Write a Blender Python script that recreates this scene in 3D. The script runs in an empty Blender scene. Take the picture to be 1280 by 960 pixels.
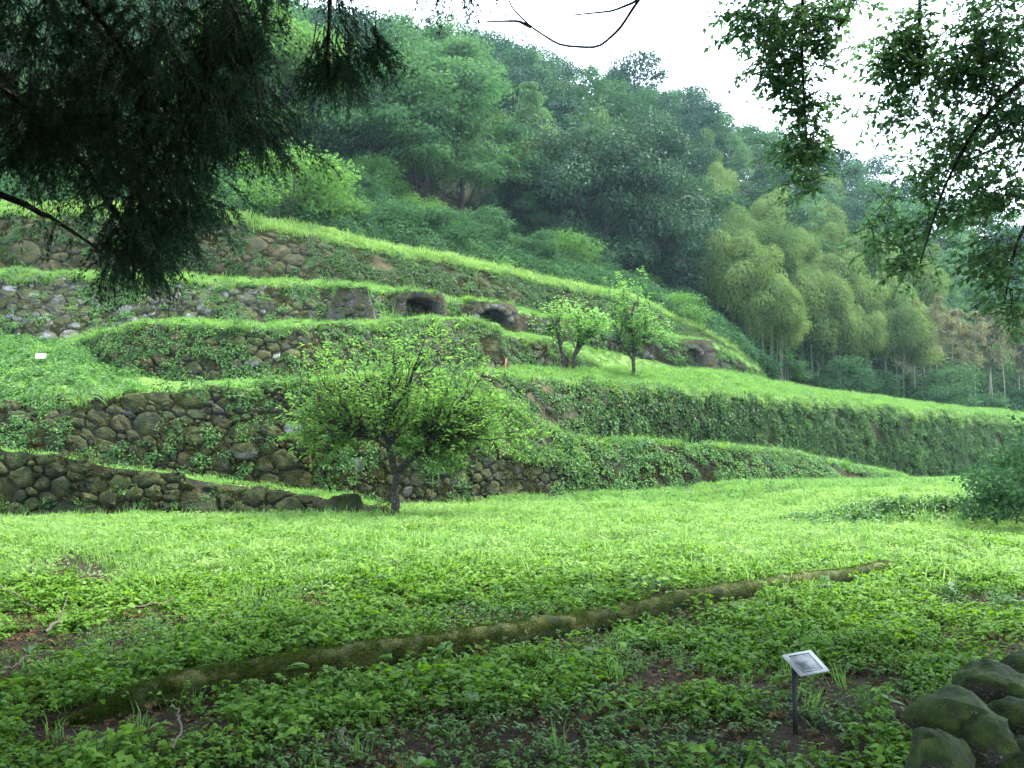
import bpy, math, random
import numpy as np
from mathutils import Vector, Matrix, noise as mnoise

# ------------------------------------------------------------------ camera, world, sun, exposure
FPX, HOR, EYE = 1108.0, 560.0, 1.6
TH = math.atan((HOR - 480.0) / FPX)
scene = bpy.context.scene
cam_d = bpy.data.cameras.new('camera'); cam = bpy.data.objects.new('camera', cam_d)
scene.collection.objects.link(cam); scene.camera = cam
cam.location = (0, 0, EYE); cam.rotation_euler = (math.radians(90) + TH, 0, 0)
cam_d.sensor_width = 36.0; cam_d.lens = 36.0 * FPX / 1280.0
cam_d.clip_start = 0.05; cam_d.clip_end = 2000

SUN_EL, SUN_AZ = math.radians(62), math.radians(62)      # azimuth clockwise from +Y (ahead) towards +X (right)
world = bpy.data.worlds.new('World'); scene.world = world; world.use_nodes = True
wn = world.node_tree; wn.nodes.clear()
wo = wn.nodes.new('ShaderNodeOutputWorld'); wb = wn.nodes.new('ShaderNodeBackground')
sky = wn.nodes.new('ShaderNodeTexSky'); sky.sky_type = 'NISHITA'; sky.sun_disc = False
sky.sun_elevation = SUN_EL; sky.sun_rotation = SUN_AZ; sky.dust_density = 3.0
cov = wn.nodes.new('ShaderNodeMix'); cov.data_type = 'RGBA'           # bright, even cloud cover
cov.inputs[0].default_value = 0.72; cov.inputs[7].default_value = (7.7, 9.0, 10.5, 1)
wn.links.new(sky.outputs[0], cov.inputs[6]); wn.links.new(cov.outputs[2], wb.inputs[0])
wb.inputs[1].default_value = 0.12; wn.links.new(wb.outputs[0], wo.inputs[0])
sd = bpy.data.lights.new('sun', 'SUN'); sun = bpy.data.objects.new('sun', sd); scene.collection.objects.link(sun)
sd.energy = 2.2; sd.angle = math.radians(10); sd.color = (1.0, 0.96, 0.86)
sdir = Vector((math.sin(SUN_AZ) * math.cos(SUN_EL), math.cos(SUN_AZ) * math.cos(SUN_EL), math.sin(SUN_EL)))
sun.rotation_euler = (-sdir).to_track_quat('-Z', 'Y').to_euler(); sun.location = (40, 40, 80)
vs = scene.view_settings
vs.view_transform = 'Standard'; vs.look = 'None'; vs.gamma = 1.0; vs.use_curve_mapping = False
vs.exposure = 2.68
scene.render.engine = 'CYCLES'
cy = scene.cycles
cy.max_bounces = 4; cy.diffuse_bounces = 2; cy.glossy_bounces = 2; cy.transmission_bounces = 2; cy.volume_bounces = 0
cy.use_denoising = True; cy.use_adaptive_sampling = True; cy.adaptive_threshold = 0.015
cy.sample_clamp_indirect = 6.0; cy.caustics_reflective = False; cy.caustics_refractive = False

rng = np.random.default_rng(7)
random.seed(7)
C = scene.collection

def P(px, py, Y):
    """the place seen at a photo position, at the distance Y ahead of the camera"""
    dx, dy = (px - 640.0) / FPX, (480.0 - py) / FPX
    w = math.cos(TH) - math.sin(TH) * dy
    k = Y / w
    return np.array([dx * k, Y, EYE + (math.sin(TH) + math.cos(TH) * dy) * k])

def proj(p):
    p = np.asarray(p, dtype=float); d = p - np.array([0, 0, EYE]); c, s_ = math.cos(TH), math.sin(TH)
    fz = d[:, 1] * c + d[:, 2] * s_; up = -d[:, 1] * s_ + d[:, 2] * c
    fz_ = np.where(fz > .05, fz, .05)
    return 640 + FPX * d[:, 0] / fz_, 480 - FPX * up / fz_, fz

# ------------------------------------------------------------------ helpers
def tag(o, label=None, cat=None, group=None, kind=None):
    if label: o['label'] = label
    if cat: o['category'] = cat
    if group: o['group'] = group
    if kind: o['kind'] = kind
    return o

def link(o, parent=None):
    C.objects.link(o)
    if parent: o.parent = parent
    return o

def empty(name, loc=(0, 0, 0)):
    o = bpy.data.objects.new(name, None); o.location = loc; o.empty_display_size = .2
    return link(o)

def mesh_np(name, V, F, mat=None, var=None, smooth=False):
    """F: list of (n,k) integer arrays"""
    me = bpy.data.meshes.new(name)
    V = np.asarray(V, dtype=np.float32)
    me.vertices.add(len(V)); me.vertices.foreach_set('co', V.ravel())
    if not isinstance(F, (list, tuple)): F = [F]
    F = [np.asarray(f, dtype=np.int32) for f in F if len(f)]
    nl = sum(f.size for f in F); npoly = sum(len(f) for f in F)
    me.loops.add(nl); me.polygons.add(npoly)
    me.loops.foreach_set('vertex_index', np.concatenate([f.ravel() for f in F]))
    st, c = [], 0
    for f in F:
        st.append(c + np.arange(len(f)) * f.shape[1]); c += f.size
    me.polygons.foreach_set('loop_start', np.concatenate(st).astype(np.int32))
    if smooth: me.polygons.foreach_set('use_smooth', np.ones(npoly, dtype=bool))
    if var is not None:
        a = me.attributes.new('var', 'FLOAT', 'POINT'); a.data.foreach_set('value', np.asarray(var, dtype=np.float32))
    me.update(calc_edges=True)
    if mat: me.materials.append(mat)
    return me

def ob(name, me, parent=None, loc=None):
    o = bpy.data.objects.new(name, me)
    if loc is not None: o.location = loc
    return link(o, parent)

class MB:
    """collects verts / faces / var values"""
    def __init__(s): s.V, s.Q, s.T, s.A, s.n = [], [], [], [], 0
    def add(s, V, Q=None, T=None, A=None):
        V = np.asarray(V, dtype=float)
        if Q is not None and len(Q): s.Q.append(np.asarray(Q) + s.n)
        if T is not None and len(T): s.T.append(np.asarray(T) + s.n)
        s.V.append(V); s.A.append(np.full(len(V), .5) if A is None else np.asarray(A)); s.n += len(V)
    def mesh(s, name, mat, smooth=False):
        F = []
        if s.Q: F.append(np.concatenate(s.Q))
        if s.T: F.append(np.concatenate(s.T))
        return mesh_np(name, np.concatenate(s.V), F, mat, np.concatenate(s.A), smooth)

def unit(a):
    a = np.asarray(a, dtype=float)
    return a / np.maximum(np.linalg.norm(a, axis=-1, keepdims=True), 1e-9)

def tube(mb, pts, radii, sides=6, var=.5, cap=True):
    pts = np.asarray(pts, dtype=float); n = len(pts)
    t = unit(np.gradient(pts, axis=0))
    ref = np.array([0.31, 0.17, .93]) if abs(t[0][2]) < .85 else np.array([1., .2, 0])
    a = unit(np.cross(t, ref)); b = np.cross(t, a)
    ang = np.linspace(0, 2 * np.pi, sides, endpoint=False)
    ring = a[:, None, :] * np.cos(ang)[None, :, None] + b[:, None, :] * np.sin(ang)[None, :, None]
    V = pts[:, None, :] + ring * np.asarray(radii, dtype=float)[:, None, None]
    idx = np.arange(n * sides).reshape(n, sides)
    q = np.stack([idx[:-1], np.roll(idx[:-1], -1, 1), np.roll(idx[1:], -1, 1), idx[1:]], -1).reshape(-1, 4)
    V = V.reshape(-1, 3)
    T = None
    if cap:
        V = np.vstack([V, pts[-1]]); e = idx[-1]
        T = np.stack([e, np.roll(e, -1), np.full(sides, n * sides)], -1)
    mb.add(V, q, T, np.full(len(V), var))

def leaves(mb, pos, d, nrm, length, width, var, fold=.25, droop=.0):
    """4-sided pointed leaves (2 triangles each, folded along the midrib)"""
    pos = np.asarray(pos); N = len(pos)
    d = unit(d); s = unit(np.cross(d, nrm)); n = np.cross(s, d)
    L = np.broadcast_to(length, (N,))[:, None]; W = np.broadcast_to(width, (N,))[:, None]
    base = pos
    tip = pos + d * L - n * L * droop
    mid = pos + d * L * .45
    l = mid + s * W * .5 + n * W * fold; r = mid - s * W * .5 + n * W * fold
    V = np.stack([base, r, tip, l], 1).reshape(-1, 3)
    i = np.arange(N)[:, None] * 4
    T = np.concatenate([i + np.array([[0, 1, 2]]), i + np.array([[0, 2, 3]])])
    mb.add(V, None, T, np.repeat(np.broadcast_to(var, (N,)), 4))

def rand_dirs(r, n):
    return unit(r.normal(size=(n, 3)))

def smooth(a, b, x):
    t = np.clip((x - a) / (b - a), 0, 1); return t * t * (3 - 2 * t)

# cheap tileless value noise, numpy
_perm = np.random.default_rng(3).random((64, 64, 64))
def vnoise(p, scale=1.0, oct=3):
    p = np.asarray(p, dtype=float) * scale; out = np.zeros(len(p)); amp, tot = 1., 0.
    for o in range(oct):
        i = np.floor(p).astype(int); f = p - i; f = f * f * (3 - 2 * f)
        v = 0
        for dx in (0, 1):
            for dy in (0, 1):
                for dz in (0, 1):
                    w = (f[:, 0] if dx else 1 - f[:, 0]) * (f[:, 1] if dy else 1 - f[:, 1]) * (f[:, 2] if dz else 1 - f[:, 2])
                    v = v + w * _perm[(i[:, 0] + dx) % 64, (i[:, 1] + dy) % 64, (i[:, 2] + dz) % 64]
        out += v * amp; tot += amp; amp *= .5; p = p * 2.03 + 17.3
    return out / tot

# ------------------------------------------------------------------ materials
def nodes(name):
    m = bpy.data.materials.new(name); m.use_nodes = True
    nt = m.node_tree; nt.nodes.clear()
    out = nt.nodes.new('ShaderNodeOutputMaterial')
    return m, nt, out

def N(nt, t, **kw):
    n = nt.nodes.new(t)
    for k, v in kw.items(): setattr(n, k, v)
    return n

def ramp(nt, stops, fac=None):
    r = nt.nodes.new('ShaderNodeValToRGB'); e = r.color_ramp.elements
    while len(e) < len(stops): e.new(.5)
    for x, (p, c) in zip(e, stops): x.position = p; x.color = (*c, 1)
    if fac is not None: nt.links.new(fac, r.inputs[0])
    return r

def leaf_mat(name, dark, light, trans=.4, rough=.45, spec=.35, tcol=None, objw=.35):
    m, nt, out = nodes(name); L = nt.links
    at = N(nt, 'ShaderNodeAttribute', attribute_name='var'); oi = N(nt, 'ShaderNodeObjectInfo')
    mx = N(nt, 'ShaderNodeMath', operation='MULTIPLY'); mx.inputs[1].default_value = objw
    L.new(oi.outputs['Random'], mx.inputs[0])
    ad = N(nt, 'ShaderNodeMath', operation='MULTIPLY_ADD'); ad.inputs[1].default_value = 1 - objw
    L.new(at.outputs['Fac'], ad.inputs[0]); L.new(mx.outputs[0], ad.inputs[2])
    mid = tuple((a + b) / 2 for a, b in zip(dark, light))
    r = ramp(nt, [(0, dark), (.5, mid), (1, light)], ad.outputs[0])
    p = N(nt, 'ShaderNodeBsdfPrincipled'); p.inputs['Roughness'].default_value = rough
    p.inputs['Specular IOR Level'].default_value = spec
    L.new(r.outputs[0], p.inputs['Base Color'])
    t = N(nt, 'ShaderNodeBsdfTranslucent')
    hs = N(nt, 'ShaderNodeHueSaturation'); hs.inputs['Hue'].default_value = .492; hs.inputs['Saturation'].default_value = 1.1
    hs.inputs['Value'].default_value = 1.35
    L.new(r.outputs[0], hs.inputs['Color']); L.new(hs.outputs[0], t.inputs[0])
    s = N(nt, 'ShaderNodeMixShader'); s.inputs[0].default_value = trans
    L.new(p.outputs[0], s.inputs[1]); L.new(t.outputs[0], s.inputs[2]); L.new(s.outputs[0], out.inputs[0])
    return m

def ground_mat(name, cols, scale=3.0, bump=.6, rough=.95, green=None):
    m, nt, out = nodes(name); L = nt.links
    tc = N(nt, 'ShaderNodeTexCoord')
    n1 = N(nt, 'ShaderNodeTexNoise'); n1.inputs['Scale'].default_value = scale; n1.inputs['Detail'].default_value = 8
    n1.inputs['Roughness'].default_value = .7
    L.new(tc.outputs['Object'], n1.inputs['Vector'])
    k = len(cols)
    r = ramp(nt, [(.3 + .4 * i / (k - 1), c) for i, c in enumerate(cols)], n1.outputs[0])
    col = r.outputs[0]
    if green:
        n2 = N(nt, 'ShaderNodeTexNoise'); n2.inputs['Scale'].default_value = scale * .35; n2.inputs['Detail'].default_value = 6
        L.new(tc.outputs['Object'], n2.inputs['Vector'])
        rr = ramp(nt, [(.42, (0, 0, 0)), (.58, (1, 1, 1))], n2.outputs[0])
        mx = N(nt, 'ShaderNodeMix', data_type='RGBA'); mx.inputs[7].default_value = (*green, 1)
        L.new(rr.outputs[0], mx.inputs[0]); L.new(col, mx.inputs[6]); col = mx.outputs[2]
    p = N(nt, 'ShaderNodeBsdfPrincipled'); p.inputs['Roughness'].default_value = rough; p.inputs['Specular IOR Level'].default_value = .2
    L.new(col, p.inputs['Base Color'])
    n3 = N(nt, 'ShaderNodeTexNoise'); n3.inputs['Scale'].default_value = scale * 9; n3.inputs['Detail'].default_value = 5
    L.new(tc.outputs['Object'], n3.inputs['Vector'])
    b = N(nt, 'ShaderNodeBump'); b.inputs['Strength'].default_value = bump; b.inputs['Distance'].default_value = .05
    L.new(n3.outputs[0], b.inputs['Height']); L.new(b.outputs[0], p.inputs['Normal'])
    L.new(p.outputs[0], out.inputs[0])
    return m

def stone_mat(name, a, b, moss, moss_amt=.5, scale=1.0, lichen=(.24, .24, .21)):
    """weathered stone with moss patches and lichen flecks"""
    m, nt, out = nodes(name); L = nt.links
    tc = N(nt, 'ShaderNodeTexCoord'); oi = N(nt, 'ShaderNodeObjectInfo'); geo = N(nt, 'ShaderNodeNewGeometry')
    n1 = N(nt, 'ShaderNodeTexNoise'); n1.inputs['Scale'].default_value = 5 * scale; n1.inputs['Detail'].default_value = 8
    n1.inputs['Roughness'].default_value = .65
    L.new(tc.outputs['Object'], n1.inputs['Vector'])
    ad = N(nt, 'ShaderNodeMath', operation='MULTIPLY_ADD'); ad.inputs[1].default_value = .55; ad.use_clamp = True
    L.new(oi.outputs['Random'], ad.inputs[0])
    sb = N(nt, 'ShaderNodeMath', operation='SUBTRACT'); L.new(n1.outputs[0], sb.inputs[0]); sb.inputs[1].default_value = .28
    L.new(sb.outputs[0], ad.inputs[2])
    r = ramp(nt, [(.1, a), (.85, b)], ad.outputs[0])
    # lichen
    n4 = N(nt, 'ShaderNodeTexNoise'); n4.inputs['Scale'].default_value = 14 * scale; n4.inputs['Detail'].default_value = 6
    L.new(tc.outputs['Object'], n4.inputs['Vector'])
    r4 = ramp(nt, [(.58, (0, 0, 0)), (.68, (.7, .7, .7))], n4.outputs[0])
    m4 = N(nt, 'ShaderNodeMix', data_type='RGBA'); m4.inputs[7].default_value = (*lichen, 1)
    L.new(r4.outputs[0], m4.inputs[0]); L.new(r.outputs[0], m4.inputs[6])
    # moss
    n2 = N(nt, 'ShaderNodeTexNoise'); n2.inputs['Scale'].default_value = 1.3 * scale; n2.inputs['Detail'].default_value = 9
    n2.inputs['Roughness'].default_value = .7
    L.new(tc.outputs['Object'], n2.inputs['Vector'])
    sx = N(nt, 'ShaderNodeSeparateXYZ'); L.new(geo.outputs['Normal'], sx.inputs[0])
    mm = N(nt, 'ShaderNodeMath', operation='MULTIPLY_ADD'); mm.inputs[1].default_value = .16
    L.new(sx.outputs['Z'], mm.inputs[0]); L.new(n2.outputs[0], mm.inputs[2])
    c0 = .66 - .32 * moss_amt
    r2 = ramp(nt, [(c0 - .05, (0, 0, 0)), (c0 + .06, (1, 1, 1))], mm.outputs[0])
    n5 = N(nt, 'ShaderNodeTexNoise'); n5.inputs['Scale'].default_value = 2.6 * scale; n5.inputs['Detail'].default_value = 7
    L.new(tc.outputs['Object'], n5.inputs['Vector'])
    r5 = ramp(nt, [(.35, moss[0]), (.5, moss[1]), (.68, moss[2])], n5.outputs[0])
    mx = N(nt, 'ShaderNodeMix', data_type='RGBA')
    L.new(r2.outputs[0], mx.inputs[0]); L.new(m4.outputs[2], mx.inputs[6]); L.new(r5.outputs[0], mx.inputs[7])
    p = N(nt, 'ShaderNodeBsdfPrincipled'); p.inputs['Roughness'].default_value = .9; p.inputs['Specular IOR Level'].default_value = .25
    L.new(mx.outputs[2], p.inputs['Base Color'])
    n3 = N(nt, 'ShaderNodeTexNoise'); n3.inputs['Scale'].default_value = 22 * scale; n3.inputs['Detail'].default_value = 6
    L.new(tc.outputs['Object'], n3.inputs['Vector'])
    bm = N(nt, 'ShaderNodeBump'); bm.inputs['Strength'].default_value = 1.0; bm.inputs['Distance'].default_value = .07 / scale
    L.new(n3.outputs[0], bm.inputs['Height']); L.new(bm.outputs[0], p.inputs['Normal'])
    L.new(p.outputs[0], out.inputs[0])
    return m

def plain_mat(name, col, rough=.6, metal=0.0, noise_amt=.15):
    m, nt, out = nodes(name); L = nt.links
    tc = N(nt, 'ShaderNodeTexCoord'); n = N(nt, 'ShaderNodeTexNoise'); n.inputs['Scale'].default_value = 30; n.inputs['Detail'].default_value = 5
    L.new(tc.outputs['Object'], n.inputs['Vector'])
    r = ramp(nt, [(.3, tuple(c * (1 - noise_amt) for c in col)), (.7, tuple(min(1, c * (1 + noise_amt)) for c in col))], n.outputs[0])
    p = N(nt, 'ShaderNodeBsdfPrincipled'); p.inputs['Roughness'].default_value = rough; p.inputs['Metallic'].default_value = metal
    L.new(r.outputs[0], p.inputs['Base Color']); L.new(p.outputs[0], out.inputs[0])
    return m

MOSS_G = [(.010, .016, .004), (.022, .03, .007), (.045, .048, .012)]
MOSS_B = [(.013, .017, .006), (.03, .029, .010), (.056, .044, .015)]
M = {
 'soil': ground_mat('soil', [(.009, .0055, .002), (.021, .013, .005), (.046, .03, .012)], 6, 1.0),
 'meadow_soil': ground_mat('meadow_soil', [(.05, .09, .02), (.07, .12, .026), (.10, .15, .03)], 2.0, .8),
 'bank': ground_mat('bank', [(.014, .014, .006), (.032, .026, .011), (.06, .044, .016)], 1.6, .9, green=(.022, .045, .011)),
 'fill': ground_mat('fill', [(.012, .011, .008), (.025, .022, .014), (.04, .034, .02)], 5, .8),
 'turf': ground_mat('turf', [(.05, .09, .018), (.09, .15, .03), (.12, .19, .04)], 2.5, .8),
 'forest_floor': ground_mat('forest_floor', [(.008, .012, .006), (.018, .024, .01), (.03, .04, .014)], 1.2, .8),
 'stone_dark': stone_mat('stone_dark', (.016, .015, .012), (.075, .072, .062), MOSS_G, .7, lichen=(.13, .13, .115)),
 'stone_mossy': stone_mat('stone_mossy', (.014, .013, .009), (.04, .037, .028), MOSS_G, 1.0, lichen=(.06, .06, .045)),
 'stone_mid': stone_mat('stone_mid', (.02, .0205, .019), (.082, .083, .078), MOSS_G, .55, lichen=(.15, .155, .145)),
 'stone_brown': stone_mat('stone_brown', (.017, .015, .013), (.06, .054, .046), MOSS_B, .85, lichen=(.1, .098, .085)),
 'stone_grey': stone_mat('stone_grey', (.06, .06, .058), (.24, .24, .235), MOSS_G, .4),
 'stone_pale': stone_mat('stone_pale', (.17, .168, .16), (.30, .298, .285), MOSS_G, .1),
 'arch': stone_mat('arch', (.05, .048, .044), (.11, .107, .10), MOSS_B, .35),
 'masonry': stone_mat('masonry', (.022, .021, .019), (.06, .057, .052), MOSS_B, .6),
 'boulder': stone_mat('boulder', (.014, .013, .010), (.05, .046, .036), [(.008, .018, .003), (.022, .04, .006), (.05, .075, .012)], .6, 4.5),
 'moss_log': stone_mat('moss_log', (.016, .012, .008), (.04, .03, .018), [(.016, .027, .005), (.042, .055, .010), (.085, .085, .02)], 1.1, 2.5),
 'bark': stone_mat('bark', (.012, .010, .008), (.036, .031, .025), MOSS_G, .15, 3),
 'bark_pale': stone_mat('bark_pale', (.10, .09, .07), (.22, .20, .16), MOSS_G, .1, 2),
 'twig': plain_mat('twig', (.075, .058, .04), .9),
 'culm': plain_mat('culm', (.05, .07, .03), .6),
 'culm_dry': plain_mat('culm_dry', (.2, .18, .12), .6),
 'leaf_cherry': leaf_mat('leaf_cherry', (.05, .12, .026), (.135, .265, .06), .6, .55, .12),
 'leaf_young': leaf_mat('leaf_young', (.06, .15, .035), (.14, .29, .07), .5),
 'leaf_oak': leaf_mat('leaf_oak', (.009, .034, .014), (.052, .118, .042), .35, .75, .1, objw=.45),
 'leaf_ever': leaf_mat('leaf_ever', (.005, .022, .013), (.028, .074, .036), .25, .7, .12, objw=.45),
 'leaf_vine': leaf_mat('leaf_vine', (.007, .028, .014), (.045, .105, .042), .25, .65, .2),
 'leaf_acacia': leaf_mat('leaf_acacia', (.016, .056, .022), (.076, .162, .055), .45, .75, .1, objw=.45),
 'leaf_bamboo': leaf_mat('leaf_bamboo', (.014, .045, .014), (.15, .225, .06), .42, .7, .1, objw=.5),
 'leaf_bamboo2': leaf_mat('leaf_bamboo2', (.022, .065, .028), (.095, .185, .07), .4, .7, .1),
 'leaf_dry': leaf_mat('leaf_dry', (.055, .065, .028), (.19, .19, .09), .35, .7, .1),
 'leaf_bright': leaf_mat('leaf_bright', (.03, .085, .022), (.11, .22, .05), .5, .7, .1),
 'needle': leaf_mat('needle', (.010, .032, .020), (.045, .095, .046), .2, .6, .1),
 'leaf_over': leaf_mat('leaf_over', (.04, .095, .04), (.10, .195, .075), .68, .6, .1),
 'herb': leaf_mat('herb', (.035, .10, .012), (.14, .28, .035), .42, .6, .12, objw=.4),
 'herb_dark': leaf_mat('herb_dark', (.026, .075, .014), (.085, .19, .035), .35, .5, .2, objw=.4),
 'grass': leaf_mat('grass', (.05, .13, .025), (.14, .28, .06), .45, .5, .3, objw=.6),
 'grass_bright': leaf_mat('grass_bright', (.075, .155, .035), (.21, .34, .10), .5, .5, .2, objw=.6),
 'grass_edge': leaf_mat('grass_edge', (.045, .115, .022), (.15, .27, .06), .5, .5, .2, objw=.7),
 'dark_weed': leaf_mat('dark_weed', (.013, .04, .012), (.065, .13, .034), .4, .55, .2, objw=.6),
 'wall_herb': leaf_mat('wall_herb', (.022, .065, .018), (.085, .19, .045), .4, .55, .2, objw=.6),
 'mossleaf': leaf_mat('mossleaf', (.012, .018, .005), (.062, .056, .016), .2, .85, .08, objw=.6),
 'litter': leaf_mat('litter', (.03, .018, .008), (.13, .085, .04), .1, .8, .1),
 'board': plain_mat('board', (.27, .285, .30), .4, 0, .12),
 'board_line': plain_mat('board_line', (.03, .035, .04), .5),
 'board_grey': plain_mat('board_grey', (.13, .138, .145), .45, 0, .5),
 'post': plain_mat('post', (.008, .0085, .009), .7),
 'white': plain_mat('white', (.75, .75, .74), .5, 0, .05),
 'orange': plain_mat('orange', (.3, .12, .05), .7),
}

# ------------------------------------------------------------------ the lie of the land: lines along the hillside
class Line:
    def __init__(s, pts):
        a = np.array(pts, dtype=float); s.x, s.y, s.d = a[:, 0], a[:, 1], a[:, 2]
    def __call__(s, px):
        d = np.interp(px, s.x, s.d)
        wav = (vnoise(np.array([[px / 34.0, d / 5.0, 3.3]]), 1.0, 3)[0] - .5) * 9.0
        return P(px, np.interp(px, s.x, s.y) + wav, d)

W0_top = Line([(-120, 546, 20.6), (0, 562, 20.9), (130, 582, 20.9), (250, 600, 21.0), (380, 618, 21.2), (490, 637, 21.4)])
W0_bot = Line([(-120, 655, 20.3), (0, 655, 20.4), (130, 655, 20.4), (250, 655, 20.5), (380, 654, 20.8), (490, 652, 21.1)])
W1_bot = Line([(-120, 552, 22.4), (0, 566, 22.4), (130, 586, 22.6), (330, 608, 22.9), (430, 618, 23.5), (500, 640, 24.6), (600, 635, 26.4),
               (700, 628, 29), (790, 620, 32), (900, 616, 35), (1040, 610, 38), (1130, 606, 42)])
W1_top = Line([(-120, 512, 23.6), (0, 507, 23.7), (240, 488, 24.0), (430, 475, 24.7), (530, 468, 26), (600, 482, 28.2), (650, 512, 29.2), (700, 543, 30.3),
               (740, 556, 31.6), (790, 556, 33.2), (900, 560, 36.5), (1000, 570, 39.5), (1050, 581, 41), (1130, 603, 43.5)])
W2_bot = Line([(530, 468.5, 26.05), (600, 484, 28.5), (650, 514, 29.6), (700, 545, 31), (740, 556, 33), (800, 558, 35.5), (900, 566, 40), (1040, 586, 47), (1130, 600, 55), (1230, 606, 65), (1400, 606, 92)])
W2_top = Line([(530, 468, 26.1), (600, 471, 28.9), (640, 475, 30.6), (700, 480, 32.6), (850, 490, 37.9), (1000, 502, 45.2), (1130, 513, 54.3), (1280, 525, 73), (1400, 535, 100)])
E2 = Line([(-120, 512, 23.6), (0, 507, 23.7), (240, 488, 24.0), (430, 475, 24.7), (530, 468, 26), (600, 471, 28.9), (640, 475, 30.6), (700, 480, 32.6), (850, 490, 37.9),
           (1000, 502, 45.2), (1130, 513, 54.3), (1280, 525, 73), (1400, 535, 100)])
B2 = Line([(-120, 420, 33), (0, 421, 33), (60, 427, 32.6), (105, 434, 31.2), (150, 466, 28.6), (250, 478, 28.5), (350, 472, 29), (430, 465, 30), (540, 462, 32.4), (625, 464, 35.2),
           (690, 468, 38.3), (760, 466, 44), (840, 464, 50.4), (910, 466, 55), (965, 478, 66), (1000, 486, 74), (1130, 504, 80), (1280, 519, 94), (1400, 528, 114)])
W3_bot = Line([(105, 436, 31.1), (150, 470, 28.5), (250, 482, 28.4), (350, 476, 28.9), (430, 469, 29.9), (540, 466, 32.3), (625, 468, 35.1), (690, 472, 38.2), (760, 470, 44)])
W3_top = Line([(105, 431, 31.6), (135, 417, 30.2), (180, 405, 29.5), (300, 415, 29.6), (370, 407, 30.6), (450, 408, 31.9), (540, 402, 34), (618, 405, 36.2), (628, 424, 36.6),
               (690, 429, 39.3), (720, 445, 41), (760, 463, 44.4)])
B3 = Line([(-120, 420, 33), (0, 421, 33), (60, 427, 32.6), (105, 431, 31.6), (135, 417, 30.2), (180, 405, 29.5), (300, 415, 29.6), (370, 407, 30.6), (450, 408, 31.9), (540, 402, 34),
           (618, 405, 36.2), (628, 424, 36.6), (690, 429, 39.3), (720, 445, 41), (760, 463, 44.4), (840, 463, 50.6), (915, 466, 55.2), (965, 478, 66)])
W4_bot = Line([(-120, 424, 33.2), (0, 424, 33.2), (60, 429, 33.0), (130, 420, 33.9), (215, 400, 34.6), (330, 405, 35), (430, 404, 35.6), (540, 402, 38.9), (617, 414, 41.4),
               (700, 426, 44.2), (770, 441, 48), (840, 458, 51), (915, 466, 55.4), (965, 478, 66)])
W4_top = Line([(-120, 338, 35.4), (0, 343, 35.4), (130, 350, 35.9), (215, 352, 36.3), (330, 358, 36.8), (430, 360, 37.2), (520, 373, 39.9), (640, 393, 43), (760, 411, 47.5), (880, 430, 53.6), (915, 444, 56), (965, 477, 66)])
W5_bot = Line([(-120, 336, 38.2), (0, 341, 38.2), (240, 347, 38.7), (370, 354, 39.2), (430, 356, 39.7), (520, 368, 42), (640, 387, 46), (780, 410, 51.4), (880, 428, 55.4), (915, 442, 57.5), (965, 477, 66)])
W5_top = Line([(-120, 266, 39.8), (0, 268, 39.8), (130, 270, 40), (240, 270, 40.3), (430, 307, 41.5), (640, 348, 47.8), (780, 375, 53.4), (880, 418, 58), (915, 440, 60.5), (965, 476, 66)])
F_edge = Line([(-300, 215, 66), (-120, 215, 64), (240, 212, 60), (400, 232, 60), (500, 262, 63), (600, 294, 68), (680, 330, 72), (780, 366, 74), (880, 410, 73), (915, 434, 70),
               (965, 476, 66), (1000, 486, 74), (1130, 504, 80), (1280, 519, 94), (1400, 528, 114), (1600, 535, 140)])
R_edge = Line([(-300, 40, 150), (300, 84, 150), (480, 140, 142), (650, 148, 138), (720, 156, 138), (800, 192, 142), (950, 236, 152), (1100, 280, 162), (1280, 335, 172), (1600, 390, 190)])

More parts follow.
